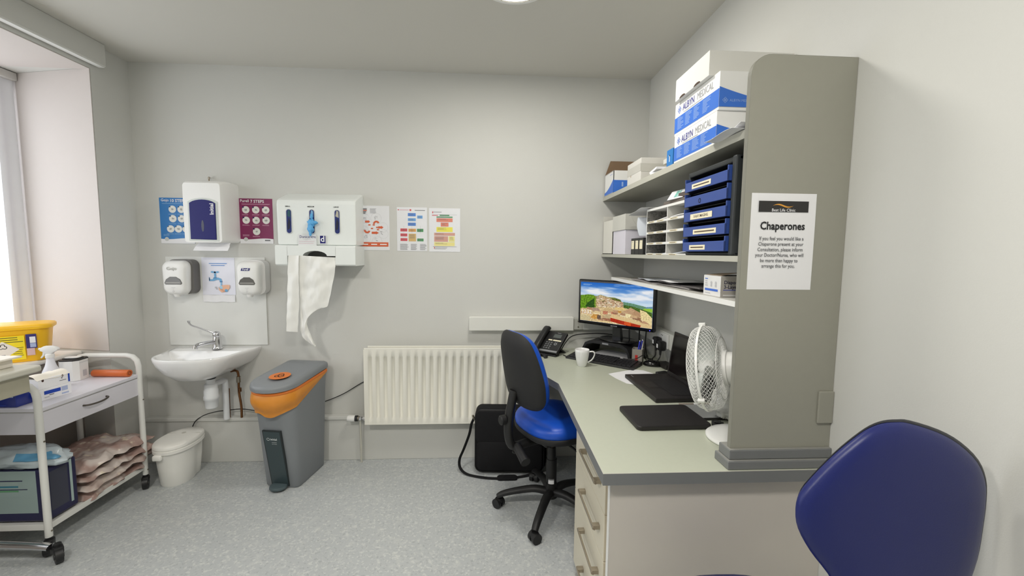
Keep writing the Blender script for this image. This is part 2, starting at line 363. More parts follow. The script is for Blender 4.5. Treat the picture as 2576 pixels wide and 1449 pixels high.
# posters
PX, PZ = X3, Z3
def poster(name, lo, w, h, label, cat, base, y=YB, parent=None):
    m = MB(); m.box((lo[0], y - .002, lo[1]), (lo[0] + w, y - .0003, lo[1] + h), base)
    return m, Page(m, (lo[0], y - .002, lo[1]), X3, Z3)
def steps_poster(x, z, w, h, base, head, sub, label, spots, logo, wcol):
    m, p = poster('poster', (x, z), w, h, '', '', base)
    # white wave foot
    pts = [(0, 0), (w, 0)] + [(w * (1 - k / 12), h * (.105 + .012 * math.sin(k / 12 * 6.0))) for k in range(13)]
    p.poly(pts, PAPER); p.up()
    p.disc(w * .17, h * .095, w * .062, M('stamp_grey', (205, 208, 205), .6))
    p.text(logo, w * .115, w * .17, h * .945, PAPER, bold=.012)
    p.text(head, w * .125, w * .55, h * .935, PAPER, bold=.02)
    p.rect(w * .08, h * .872, w * .93, h * .882, sub); p.rect(w * .1, h * .866, w * .9, h * .870, sub)
    for (cx, cy) in spots:
        p.disc(w * cx, h * cy, w * .112, M('spot_white', (236, 236, 232), .7), 24)
        p.rect(w * (cx - .1), h * cy + w * .06, w * (cx - .055), h * cy + w * .1, wcol)
        p.lines(w * (cx - .12), h * cy - w * .135, w * .24, 2, h * .016, h * .007, sub)
        p.up()
        p.poly([(w * cx + w * .05 * math.cos(a) * q, h * cy + w * .04 * math.sin(a) * q) for a, q in [(k * .9, .6 + .5 * random.random()) for k in range(7)]], M('spot_drawing', (178, 178, 175), .8))
        p.up(-.0004)
    p.lines(w * .08, h * .2, w * .2, 3, h * .014, h * .007, sub)
    return m, p
blu = M('poster_blue', (28, 118, 190), .35); pur = M('poster_purple', (132, 36, 88), .35)
m, p = steps_poster(-2.172, 1.499, .215, .30, blu, '10 STEPS', M('poster_blue_text', (120, 170, 215), .5), '', [(.38, .75), (.64, .75), (.38, .545), (.64, .545), (.30, .32), (.53, .32), (.76, .32)], 'Gojo', blu)
tag(m.build('wall_poster'), 'blue hand washing poster half hidden behind the towel dispenser', 'poster')
m, p = steps_poster(-1.6635, 1.504, .2155, .299, pur, '7 STEPS', M('poster_purple_text', (205, 150, 175), .5), '', [(.2, .75), (.5, .75), (.8, .75), (.2, .52), (.5, .52), (.8, .52), (.5, .27)], 'Purell', NAVY)
p.rect(.16, .018, .195, .026, INKG); tag(m.build('wall_poster'), 'maroon hand rub poster between the two dispensers', 'poster')

# paper towel dispenser
d = thing('towel_dispenser', (-1.78, YB, 1.50), 'white paper towel dispenser with a dark blue window above the basin', 'dispenser')
m = MB()
def tdring(y, k, ztop): return [(-1.7825 + (px + 1.7825) * k, y, 1.505 + (pz - 1.505) * ztop) for px, pz in [(a - 1.7825, b + 1.70) for a, b in rrect(.24, .39, .02, 4)]]
m.loft([tdring(YB - .0005, 1.0, 1.0), tdring(2.82, 1.0, 1.0), tdring(2.765, .985, .985), tdring(2.74, .95, .955), tdring(2.735, .93, .94)], WHITE, (True, True))
m.build('casing', d, smooth_angle=35)
m = MB(); pts = [(-1.855, 1.525), (-1.700, 1.522)] + [(-1.700 - .155 * k / 8, 1.748 + .022 * math.sin(PI * k / 8) ** .7) for k in range(9)]
ypl = 2.7335
m.prism([(-1.7775 + (q[0] + 1.7775) * 1.14, 1.645 + (q[1] - 1.645) * 1.085) for q in pts], 2.7352, 2.732, 'XZ', M('dispenser_rim', (206, 212, 208), .3))
m.prism(pts, 2.733, 2.727, 'XZ', M('dispenser_window', (30, 30, 102), .3, spec=.25), .003)
p = Page(m, (-1.855, 2.727, 1.522), X3, Z3)
p.disc(.077, .085, .008, M('window_slot', (70, 72, 90), .3), 16, .036)
m.text('Initial', .033, (-1.719, 2.7262, 1.712), Z3, -X3, PAPER, bold=.02)
m.build('window_cover', d)
MB().grid(lambda u, v: (-1.876 + .212 * u + (.006 if v < .5 else 0) * (1 - 2 * u), 2.82 - .045 * v, 1.505 - .052 * v), 6, 4, PAPER, thick=.001).build('paper_towel', d)
h = thing('key_hook', (-1.833, YB, 1.90), 'small key hanging on a hook over the towel dispenser', 'hook')
MB().cyl((-1.833, 2.92, 1.934), (-1.833, 2.895, 1.934), .004, WHITEM).box((-1.84, 2.912, 1.897), (-1.826, 2.92, 1.912), WHITE, .002).build('hook', h)
MB().lathe([(.006, 0), (.008, .001), (.008, .003), (.006, .004)], STEEL, (-1.833, 2.893, 1.929), 14, (0, 1, 0)).box((-1.8355, 2.893, 1.900), (-1.8305, 2.896, 1.925), M('brass_key', (120, 100, 70), .4, .8), .001).build('key', h)

# soap and sanitiser pumps
def hand_pump(x, w, rz, label, brand, bcol, back):
    d = thing('hand_pump', (x, YB - .008, 1.16), label, 'soap dispenser', group='hand gel pumps beside the tap notice')
    m = MB(); zc, h = 1.275, .228
    def ring(y, k, dz=0., kz=None):
        o = []
        for a, b in rrect(w, h, .042, 6):
            kk = k * (1 - .16 * max(0, -b - .04) / .08)
            o.append((x + a * kk, y, zc + b * (kz or k) + dz))
        return o
    m.loft([ring(2.905, 1), ring(2.855, 1.0), ring(2.825, .97), ring(2.806, .88), ring(2.80, .75), ring(2.798, .4)], WHITE, (False, True))
    m.cyl((x, 2.83, 1.17), (x, 2.83, 1.152), .022, WHITE, .016)
    p = Page(m, (x - w / 2, 2.7975, zc - h / 2), X3, Z3)
    m2 = MB(); m2.loft([[(x + .012 + a * 1.04, y, zc + b * 1.0 + .006) for a, b in rrect(w, h, .042, 6)] for y in (YB - .009, 2.85)], back); m2.build('back_plate', d)
    m3 = MB()
    pts = [(x - w * .34, 1.243), (x - w * .30, 1.234), (x + w * .30, 1.234), (x + w * .34, 1.243), (x + w * .27, 1.268), (x + w * .12, 1.284), (x - w * .12, 1.284), (x - w * .27, 1.268)]
    m3.prism(pts, 2.806, 2.7955, 'XZ', M('pump_window', (92, 90, 86), .15, coat=.3), .002)
    m3.prism([(x - w * .31, 1.2415), (x + w * .31, 1.2415), (x + w * .26, 1.25), (x - w * .26, 1.25)], 2.7957, 2.7945, 'XZ', M('pump_window_light', (150, 148, 144), .2))
    m3.build('level_window', d)
    pp = Page(m, (x - w / 2, 2.797, 1.161), X3, Z3, .001)
    if bcol is NAVY:
        pp.poly([(w * .27, .165), (w * .62, .165), (w * .66, .182), (w * .31, .182)], NAVY); pp.up(); pp.text(brand, .017, w * .465, .1735, PAPER, bold=.02)
    else: pp.text(brand, .028, w * .46, .175, M('logo_grey', (178, 178, 174), .5), bold=.02, sx=1.1)
    pp.rect(w * .42, .052, w * .58, .0535, INKL); pp.rect(w * .47, .043, w * .53, .0445, INKL); pp.ring(w * .5, .03, .004, .0055, INKL)
    m.build('cover', d, smooth_angle=55)
    return d
hand_pump(-2.025, .158, 0, 'white soap pump with a dark grey back left of the tap notice', 'Gojo', INKG, M('pump_back_grey', (104, 102, 100), .45))
hand_pump(-1.567, .152, 0, 'white sanitiser pump with a pale back right of the tap notice', 'Purell', NAVY, M('pump_back_white', (222, 221, 220), .4))
# tap notice
y0 = YB - .008
m = MB(); m.grid(lambda u, v: (-1.918 + .213 * u, y0 - .0022 - .002 * math.sin(u * 3.1) * v, 1.157 + .25 * v), 6, 6, M('notice_paper', (232, 233, 245), .5, coat=.2), thick=.0012)
p = Page(m, (-1.918, y0 - .0052, 1.157), X3, Z3)
lb = M('notice_blue', (120, 160, 215), .6); tb = M('tap_blue', (118, 178, 222), .6); tb2 = M('tap_blue_dark', (70, 125, 180), .6); sk = M('hand_pink', (240, 190, 160), .6); sk2 = M('hand_line', (200, 140, 115), .6)
p.rect(.05, .209, .165, .214, lb); p.rect(.062, .196, .15, .201, lb)
p.poly([(.048, .115), (.052, .105), (.07, .105), (.075, .117), (.105, .117), (.125, .108), (.13, .09), (.116, .09), (.112, .1), (.1, .102), (.075, .094), (.052, .094), (.046, .1)], tb)
p.rect(.08, .115, .092, .145, tb); p.rect(.046, .093, .051, .118, tb2); p.rect(.114, .086, .132, .091, tb2); p.up()
p.poly([(.058, .152), (.068, .148), (.105, .148), (.114, .154), (.106, .16), (.088, .156), (.066, .161)], tb); p.disc(.086, .152, .006, tb2); p.rect(.076, .112, .096, .117, tb2)
p.rect(.119, .055, .127, .086, M('water_blue', (140, 200, 240), .5)); p.up()
p.poly([(.105, .05), (.125, .064), (.15, .068), (.178, .068), (.178, .046), (.165, .034), (.15, .022), (.125, .016), (.108, .032)], sk); p.up()
for k in range(4): p.poly([(.108 + .008 * k, .045 - .007 * k), (.135 + .006 * k, .036 - .004 * k), (.137 + .006 * k, .034 - .004 * k), (.108 + .008 * k, .043 - .007 * k)], sk2)
p.disc(.122, .05, .011, M('bubble', (175, 215, 240), .5)); p.disc(.155, .03, .01, tb); p.disc(.088, .05, .006, INKL); p.disc(.094, .04, .004, INKL)
tag(m.build('tap_notice'), 'white notice picturing a blue tap and pink hands between the pumps', 'notice')
m = MB(); m.grid(lambda u, v: (-1.916 + .208 * u, y0 - .003 - .004 * abs(math.sin(u * 11 + v)), 1.109 + .046 * v + .002 * math.sin(u * 13)), 26, 4, PAPER, thick=.001)
tag(m.build('paper_strip'), 'crumpled white paper strip stuck under the tap notice', 'paper')

# apron and glove dispenser
d = thing('apron_dispenser', (-1.095, YB, 1.365), 'large white apron and glove dispenser with three slots on the back wall', 'dispenser')
AW = M('dispenser_white', (233, 237, 235), .4, var=.012)
slots = [(-1.263, .0145), (-1.121, .0145), (-.964, .0145)]
m = MB()
# body as side profile swept across the width, with bevelled ends
prof = [(YB - .0005, 1.50), (2.765, 1.492), (2.75, 1.50), (2.745, 1.755), (2.752, 1.778), (2.772, 1.79), (2.90, 1.838), (YB - .0005, 1.838)]
def pr(x, k):
    c0, c1 = 2.84, 1.66
    return [(x, c0 + (a - c0) * k if a < YB - .01 else a, c1 + (b - c1) * k) for a, b in prof]
m.loft([pr(-1.338, .96), pr(-1.334, .99), pr(-1.326, 1), pr(-.862, 1), pr(-.854, .99), pr(-.850, .96)], AW, smooth=False)
m.build('casing', d)
m = MB(); pl_ = [(YB - .0005, 1.366), (2.73, 1.366), (2.722, 1.374), (2.722, 1.484), (2.73, 1.494), (YB - .0005, 1.494)]
def seg(xa, xb, z0=None):
    P0 = [(a, max(b, z0) if z0 else b) for a, b in pl_]
    m.loft([[(xa, a, b) for a, b in P0], [(xb, a, b) for a, b in P0]], AW, smooth=False)
seg(-1.345, -1.270); seg(-.972, -.848)
m.prism([(-1.271, 1.494), (-1.271, 1.428)] + [(-1.10 + .075 * math.cos(a), 1.428 + .032 * math.sin(a)) for a in [PI - PI * k / 10 for k in range(11)]] + [(-.971, 1.428), (-.971, 1.494)], 2.722, 2.80, 'XZ', AW)
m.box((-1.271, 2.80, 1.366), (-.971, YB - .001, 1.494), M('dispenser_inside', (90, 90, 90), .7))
m.build('lower_tray', d)
for i, (sx_, hw) in enumerate(slots):
    m = MB(); pts = rrect(hw * 2, .148, hw * .98, 6, sx_, 1.645)
    m.prism(rrect(hw * 2 + .008, .156, hw + .003, 6, sx_, 1.645), 2.748, 2.7445, 'XZ', M('slot_rim', (205, 208, 206), .4))
    m.prism(pts, 2.747, 2.7435, 'XZ', M('slot_blue', (18, 38, 110), .4))
    pg = Page(m, (sx_ - hw, 2.7435, 1.57), X3, Z3)
    pg.poly([(.004, .02), (.02, .03), (.024, .07), (.014, .1), (.006, .06)], M('slot_dark', (12, 18, 50), .5)); pg.poly([(.004, .11), (.025, .10), (.024, .14), (.012, .147)], M(('slot_teal', 'slot_pale', 'slot_beige')[i], ((30, 80, 90), (120, 170, 210), (180, 176, 160))[i], .6))
    lb_ = ('SMALL', 'MEDIUM', 'LARGE')[i]
    m.text(lb_, .011, (sx_ - .005, 2.7438, 1.738), X3, Z3, INK, bold=.02)
    m.build('glove_slot', d)
gm = M('glove_blue', (92, 172, 228), .45, var=.1, scale=40)
m = MB()
def blob(c, r, seed, k=(1, 1, 1)):
    def fn(u, v):
        a, b = u * 2 * PI, (v - .5) * PI; dv = V((math.cos(b) * math.cos(a), math.cos(b) * math.sin(a), math.sin(b)))
        q = r * (1 + .45 * noise.noise(dv * 2.2 + V((seed, 0, 0))))
        return (c[0] + dv.x * q * k[0], c[1] + dv.y * q * k[1], c[2] + dv.z * q * k[2])
    m.grid(fn, 16, 12, gm)
blob((-1.118, 2.728, 1.635), .022, 1, (1, .7, 1.1)); blob((-1.122, 2.722, 1.60), .019, 5, (1, .7, 1.6)); blob((-1.098, 2.725, 1.637), .014, 9, (1.4, .7, .8)); blob((-1.119, 2.733, 1.675), .011, 3, (.8, .6, 1.8)); blob((-1.124, 2.722, 1.57), .010, 13, (.9, .6, 1.8))
g = m.build('glove', smooth_angle=80); tag(g, 'crumpled pale blue glove poking from the middle dispenser slot', 'glove')
m = MB(); p = Page(m, (-1.21, 2.7445, 1.49), X3, Z3, .0015)
p.rect(0, .002, .115, .073, M('sticker', (224, 225, 226), .4)); p.up(); p.text('Danicentre', .0225, .06, .058, NAVY, bold=.005); p.rect(.03, .042, .08, .0435, INKL); p.lines(.005, .03, .1, 2, .012, .002, M('sticker_pink', (214, 180, 190), .6))
p.rect(.133, .013, .175, .068, M('dani_label', (225, 226, 228), .4)); p.up(); p.rect(.137, .018, .171, .066, NAVY); p.up(); p.text('d', .052, .153, .044, PAPER, bold=.02); p.rect(.16, .03, .166, .032, PAPER)
m.build('brand_label', d)
# hanging aprons
m = MB()
def pxw(x, y): # crop pixel of the hanging apron -> wall plane coords
    X_ = 380 + x / 3.0833; Y_ = 430 + y / 3.0833
    return (-1.283 + (X_ - 717) * .002456, 1.423 - (Y_ - 645) * .002543)
def sheet(out_l, out_r, y, nu, nv, amp, fr):
    """strip between two poly-lines, top to bottom"""
    def L(pl, t):
        k = t * (len(pl) - 1); i = min(int(k), len(pl) - 2); q = k - i
        return (pl[i][0] + (pl[i + 1][0] - pl[i][0]) * q, pl[i][1] + (pl[i + 1][1] - pl[i][1]) * q)
    def fn(u, v):
        a, b = L(out_l, v), L(out_r, v); x = a[0] + (b[0] - a[0]) * u; z = a[1] + (b[1] - a[1]) * u
        return (x, y + amp * math.sin(u * fr + v * 3) - .010 * noise.noise(V((x * 22, z * 16, 2))) - .004 * noise.noise(V((x * 70, z * 30, 6))) - .01 * v, z)
    m.grid(fn, nu, nv, M('apron_film', (238, 238, 234), .35, var=.02, sss=0.), thick=.0012)
LL = [pxw(*q) for q in ((1142, 655), (1141, 800), (1140, 950), (1140, 1100), (1140, 1240), (1152, 1285), (1185, 1320), (1225, 1345), (1256, 1362))]
RR = [pxw(*q) for q in ((1438, 668), (1420, 770), (1388, 930), (1356, 1052), (1262, 1048), (1212, 1092), (1190, 1165), (1206, 1225), (1258, 1360))]
sheet(LL, RR, 2.722, 26, 60, .006, 7)
LL = [pxw(*q) for q in ((1068, 655), (1058, 800), (1048, 1000), (1040, 1240))]; RR = [pxw(*q) for q in ((1150, 655), (1146, 800), (1140, 1000), (1124, 1246))]
sheet(LL, RR, 2.716, 6, 24, .004, 5)
tag(m.build('apron_roll', smooth_angle=70), 'white disposable apron hanging down from the dispenser tray', 'apron')

# three printed sheets
ly = YB
def sheetp(x0, z0, w, h): return poster('', (x0, z0), w, h, '', '', M('laminated_sheet', (234, 235, 239), .25, coat=.4))
orr = M('print_orange', (214, 100, 62), .6)
m, p = sheetp(-.886, 1.469, .2095, .30)
sk_ = M('sketch_grey', (205, 206, 208), .7)
for (cx, cy, r) in ((.045, .215, .03), (.12, .215, .035), (.165, .155, .033), (.035, .13, .034), (.05, .085, .033), (.125, .06, .033), (.17, .11, .03)): p.ring(cx, cy, r, r + .0012, sk_)
p.up()
for (cx, cy) in ((.045, .21), (.12, .22), (.16, .12), (.04, .13), (.12, .075), (.05, .09)):
    for k in range(5): a = random.random() * 6; p.poly([(cx + .012 * math.cos(a), cy + .012 * math.sin(a)), (cx + .014 * math.cos(a + 2), cy + .014 * math.sin(a + 2)), (cx + .0145 * math.cos(a + 2.2), cy + .0145 * math.sin(a + 2.2))], INKL)
def arrow(x, y, l, h): p.poly([(x, y - h / 3), (x + l * .6, y - h / 3), (x + l * .6, y - h / 2), (x + l, y), (x + l * .6, y + h / 2), (x + l * .6, y + h / 3), (x, y + h / 3)], orr)
p.up(); arrow(.047, .193, .034, .02); arrow(.135, .155, .034, .022); arrow(.09, .118, .048, .022)
p.ring(.122, .178, .010, .022, orr, .35, PI); p.ring(.06, .136, .01, .022, orr, PI, 2 * PI - .3)
for x, y in ((.068, .171), (.097, .171), (.085, .147), (.12, .155), (.125, .14)): p.rect(x, y - .004, x + .015, y + .004, orr)
p.rect(.008, .025, .201, .054, orr); p.up(); p.rect(.02, .036, .065, .043, PAPER); p.rect(.085, .036, .125, .043, PAPER); p.rect(.145, .036, .19, .043, PAPER)
p.rect(.012, .274, .06, .281, INKG); p.rect(.02, .265, .06, .271, orr); p.rect(.012, .256, .055, .262, INKG); p.rect(.012, .247, .05, .253, INKG); p.lines(.08, .282, .045, 7, .005, .002, INKL)
tag(m.build('wall_sheet'), 'laminated sheet with orange arrows and an orange foot band', 'poster')
m, p = sheetp(-.6255, 1.466, .2035, .297)
B2, B3, RD, OG, TN, GN = [M('print_%d' % i, c, .6) for i, c in enumerate(((88, 138, 215), (112, 165, 222), (214, 84, 92), (226, 168, 92), (214, 180, 120), (84, 150, 100)))]
p.disc(.01, .279, .004, RD); p.rect(.018, .276, .08, .281, M('print_pink', (225, 190, 200), .6)); p.rect(.086, .272, .097, .284, RD); p.rect(.12, .275, .19, .279, INKG)
for x0, y0, x1, y1, c in ((.074, .237, .127, .258, B2), (.074, .204, .127, .223, B3), (.074, .172, .127, .193, B2), (.137, .222, .173, .242, B3), (.023, .133, .069, .153, RD), (.077, .132, .128, .152, OG), (.135, .131, .178, .152, GN), (.023, .100, .069, .119, RD), (.023, .068, .069, .087, RD), (.078, .066, .128, .118, TN), (.136, .067, .179, .086, GN)):
    p.rect(x0, y0, x1, y1, c); p.up(); p.lines(x0 + .006, y1 - .006, x1 - x0 - .012, max(1, int((y1 - y0) / .009)), .006, .0018, INKG); p.up(-.0004)
for x0 in (.02, .092, .155): p.lines(x0, .048, .06 if x0 < .05 else .045, 9, .0048, .0017, INKG)
for x in (.1, .046, .157): p.rect(x, .12, x + .0012, .172, INKL)
tag(m.build('wall_sheet'), 'laminated flow chart with blue boxes above red, orange and green ones', 'poster')
m, p = sheetp(-.408, 1.463, .212, .297)
YL, PK, BR = M('print_yellow', (236, 228, 96), .6), M('print_salmon', (224, 138, 118), .6), M('print_brown', (212, 162, 148), .6); PY = M('print_paleyellow', (236, 226, 150), .6)
p.rect(.022, .262, .028, .275, RD); p.rect(.03, .267, .085, .274, INKL); p.rect(.02, .252, .19, .254, INKL); p.rect(.02, .246, .06, .250, RD)
for x0, y0, x1, y1, c in ((.072, .245, .138, .253, GN), (.05, .233, .16, .241, GN), (.05, .204, .16, .229, PK), (.079, .173, .132, .2, PK), (.05, .136, .16, .169, YL), (.034, .111, .176, .13, BR), (.034, .069, .128, .107, BR), (.132, .069, .174, .107, PY), (.034, .04, .174, .066, PY)):
    p.rect(x0, y0, x1, y1, c); p.up(); p.lines(x0 + .008, y1 - .005, (x1 - x0) * .7, max(1, int((y1 - y0) / .009)), .006, .0016, INKG, .5); p.up(-.0004)
p.rect(.025, .034, .188, .036, INKG); p.lines(.035, .03, .1, 3, .005, .0015, INKG); p.rect(.033, .022, .038, .032, RD)
tag(m.build('wall_sheet'), 'laminated chart in green, salmon and yellow, rightmost on the back wall', 'poster')
# ================================================================== RADIATOR
RADM = M('radiator_enamel', (236, 234, 224), .35, var=.01)
r = thing('radiator', (-.24, YB, .28), 'cream panel radiator with vertical flutes on the back wall', 'radiator')
rx0, rx1, rz0, rz1, ry = -.832, .365, .288, .812, 2.795
m = MB(); n = 23; pitch = .0513
prof = [(rx0, 0)]
xs = rx0 + .024
for i in range(n):
    a = xs + i * pitch
    prof += [(a, 0), (a + .006, .004), (a + .010, .0175), (a + .024, .0175), (a + .029, .004), (a + .035, 0)]
prof.append((rx1, 0))
levels = [(rz0, 0), (rz0 + .04, 0), (rz0 + .052, 1), (rz1 - .062, 1), (rz1 - .05, 0), (rz1, 0)]
vs = [(x, ry + dpt * k, z) for z, k in levels for x, dpt in prof]; W_ = len(prof)
fs = [(j * W_ + i, j * W_ + i + 1, (j + 1) * W_ + i + 1, (j + 1) * W_ + i) for j in range(len(levels) - 1) for i in range(W_ - 1)]
m.add(vs, fs, RADM, True)
m.box((rx0, ry + .0185, rz0 + .002), (rx1, ry + .022, rz1), RADM, .002)
m.box((rx0, ry - .0005, rz1 - .006), (rx1, ry + .022, rz1 + .001), RADM, .0015).box((rx0, ry - .0005, rz0 - .002), (rx1, ry + .022, rz0 + .004), RADM, .0015)
for x in (rx0, rx1 - .004): m.box((x, ry - .0005, rz0), (x + .004, ry + .022, rz1), RADM)
m.build('front_panel', r, smooth_angle=60)
MB().box((rx0 + .01, 2.858, rz0), (rx1 - .01, 2.868, rz1 + .004), RADM, .003).build('rear_panel', r)
for x in (rx0 + .1, rx1 - .15): MB().box((x, ry + .02, rz0 + .06), (x + .03, YB - .001, rz1 - .05), RADM).build('bracket', r)
v = MB(); zt = .318; yv = 2.832
v.cyl((rx0 + .006, yv, zt), (-.866, yv, zt), .009, CHROME).cyl((-.85, yv, zt), (-.838, yv, zt), .014, CHROME, n=6)
v.lathe([(.010, 0), (.016, .004), (.016, .02), (.012, .024)], CHROME, (-.872, yv, zt - .012), 14)
v.cyl((-.888, yv, zt), (-.876, yv, zt), .015, STEEL).cyl((-.906, yv, zt), (-.888, yv, zt), .020, BLACK)
v.build('valve', r)
MB().lathe([(.018, 0), (.021, .004), (.021, .04), (.019, .05), (.012, .052)], WHITE, (-.906, yv, zt), 18, (-1, 0, 0)).build('thermostat_head', r)
MB().cyl((-.873, 2.845, .0), (-.873, 2.835, zt), .007, M('painted_pipe', (196, 194, 184), .5)).build('pipe', r)

# cable along the wall
tag(MB().tube([(-1.99, 2.86, .02), (-2.01, 2.855, .18), (-1.985, 2.856, .285), (-1.93, 2.862, .335), (-1.85, 2.87, .36), (-1.78, 2.885, .364), (-1.68, 2.885, .372), (-1.55, 2.885, .355), (-1.40, 2.89, .36), (-1.25, 2.89, .385), (-1.123, 2.90, .418), (-1.0, 2.905, .47), (-.866, 2.91, .55), (-.80, 2.91, .56)], .0032, BLACK, 6, sub=6).build('cable'), 'thin black cable looping behind the bins along the back wall', 'cable')

# ================================================================== BINS
b = thing('clinical_waste_bin', (-1.245, 2.70, 0), 'grey clinical waste bin with an orange liner and orange hazard sticker', 'bin', -.16)
T = FR((-1.245, 2.70, 0), -.16)
BG = M('bin_grey', (132, 136, 140), .45, var=.02); BG2 = M('bin_dark_panel', (58, 72, 76), .4)
OR1 = M('liner_orange', (222, 120, 40), .4, var=.08, scale=30); OR2 = M('liner_translucent', (216, 140, 50), .35, var=.12, scale=20)
def bout(hw, yf, yb, rf, n=7):
    """rounded-front footprint: front (low y) curves, back square with small radius"""
    o = []
    for (cx, cy, r0, a0, rr) in ((hw - .03, yb - .03, 0, 0, .03), (-hw + .03, yb - .03, 0, PI / 2, .03), (-hw + rf, yf + rf, 0, PI, rf), (hw - rf, yf + rf, 0, 1.5 * PI, rf)):
        for k in range(n + 1): a = a0 + PI / 2 * k / n; o.append((cx + rr * math.cos(a), cy + rr * math.sin(a)))
    return o
m = MB(T)
lev = [(0, .105, -.150, .145, .03), (.01, .112, -.158, .15, .035), (.20, .118, -.185, .155, .05), (.42, .125, -.225, .16, .085), (.575, .132, -.262, .163, .115), (.62, .135, -.272, .165, .125)]
m.loft([[(x, y, z + (.03 * (y + .27) / .43 if z > .5 else 0)) for x, y in bout(hw, yf, yb, rf)] for z, hw, yf, yb, rf in lev], BG, (True, True))
m.build('body', b, smooth_angle=50)
def liner(u, v):
    o = bout(.139, -.282, .168, .131, 10); N = len(o); t = u * N; i = int(t) % N; j = (i + 1) % N; q = t - int(t)
    x, y = o[i][0] + (o[j][0] - o[i][0]) * q, o[i][1] + (o[j][1] - o[i][1]) * q
    f = max(0, min(1, (.10 - y) / .38)); dz = .012 + .112 * f ** .8 + .012 * noise.noise(V((x * 16, y * 16, 1)))
    k = 1 + .085 * math.sin(min(1, v * 1.15) * PI) * f + .014 * noise.noise(V((x * 30, y * 30, v * 3))) * v
    zt = .625 + .03 * (y + .27) / .43
    cx_, cy_ = 0, -.05; k2 = k * (1 - .05 * v * f)
    return (cx_ + (x - cx_) * k2, cy_ + (y - cy_) * k2, zt - dz * v + .012 * noise.noise(V((x * 14, y * 14, 5))) * v)
MB(T).grid(liner, 88, 10, OR2).build('liner', b, smooth_angle=70)
m = MB(T)
def slab(k, z): return [(x * k, -.05 + (y + .05) * k, z + .03 * (y + .27) / .43) for x, y in bout(.137, -.282, .168, .129)]
m.loft([slab(1.0, .622), slab(1.025, .624), slab(1.03, .632), slab(1.0, .64)], OR1)
m.build('liner_rim', b)
m = MB(T)
def lid(k, z): return [(x * k, -.05 + (y + .05) * k, z + .036 * (y + .27) / .43) for x, y in bout(.138, -.29, .172, .131)]
m.loft([lid(1.0, .64), lid(1.03, .643), lid(1.035, .66), lid(1.02, .672), lid(.97, .680), lid(.85, .684), lid(.5, .687)], BG, (True, True))
lo = m.build('lid', b, smooth_angle=50)
zl = lambda y: .6885 + .036 * (y + .27) / .43
m = MB(T); p = Page(m, (-.07, -.20, zl(-.20) + .001), X3, V((0, .43, .036)))
p.disc(.075, .06, .060, OR1, 28); p.up(.001)
for k in range(3):
    a = PI / 2 + k * 2 * PI / 3; p.ring(.075 + .014 * math.cos(a), .06 + .014 * math.sin(a), .012, .017, INK, a - 2.2, a + 2.2, 14)
p.ring(.075, .06, .009, .012, INK); m.build('hazard_sticker', b)
m = MB(T)
fy = lambda z: -.158 - (z / .62) * .114
m.loft([[(-.052 * 1.0, fy(z) - .003, z), (.052, fy(z) - .003, z), (.052, fy(z) + .03, z), (-.052, fy(z) + .03, z)] for z in (.02, .10, .2, .30, .385)], BG2, smooth=False)
m.loft([[(-.058, fy(z) - .0015, z), (.058, fy(z) - .0015, z), (.058, fy(z) + .03, z), (-.058, fy(z) + .03, z)] for z in (.015, .10, .2, .30, .392)], M('bin_shadow_gap', (44, 50, 52), .6), smooth=False)
p = Page(m, (-.052, fy(.02) - .003, .02), X3, V((0, -.114 / .62, 1)).normalized(), .001)
LG = M('bin_logo', (214, 220, 220), .5)
p.ring(.026, .322, .007, .0095, LG, n=12); p.text('initial', .02, .061, .322, LG, bold=.02); p.text('medical', .010, .061, .302, LG); p.text('services', .010, .061, .291, LG)
m.build('front_panel', b)
m = MB(T); m.pad(ell(.052, .045, 24, 0, -.185), [(.012, .94), (.016, 1), (.024, 1), (.03, .93), (.031, .6)], M('pedal_grey', (78, 92, 96), .45), lambda x, y, d: (x, y, d)); m.box((-.03, -.19, .008), (.03, -.12, .018), BG2)
m.build('pedal', b)

b = thing('sanitary_bin', (-1.965, 2.69, 0), 'small white lidded bin on the floor beneath the basin', 'bin', .04)
T = FR((-1.965, 2.69, 0), .04); WB = M('bin_cream', (242, 241, 236), .4, var=.02)
def sb(k, z, kx=1.):
    o = []
    for x, y in ell(.104, .152, 44, 0, 0, 2.3):
        pinch = 1 - .16 * math.exp(-((y - .045) / .035) ** 2) if z < .22 else 1
        o.append((x * k * kx * pinch, y * k, z))
    return o
m = MB(T); m.loft([sb(.78, 0), sb(.81, .008), sb(.90, .12), sb(.955, .215), sb(.97, .222)], WB); m.build('body', b, smooth_angle=60)
m = MB(T); m.loft([sb(.985, .218), sb(1.045, .22), sb(1.05, .238), sb(1.02, .240), sb(1.02, .246)], WB)
m.box((-.05, -.168, .188), (.0, -.14, .222), WB, .008); m.build('rim', b, smooth_angle=50)
m = MB(T); m.loft([sb(1.03, .246), sb(1.05, .248), sb(1.045, .262), sb(1.0, .270), sb(.7, .274), sb(.3, .275)], WB); m.lathe([(.012, .274), (.012, .2765), (.009, .277)], M('lid_dimple', (200, 198, 190), .5), (0, .045, 0), 16); m.box((-.1, .0445, .2725), (.1, .046, .2745), M('lid_seam', (205, 204, 196), .5)); m.build('lid', b, smooth_angle=50)

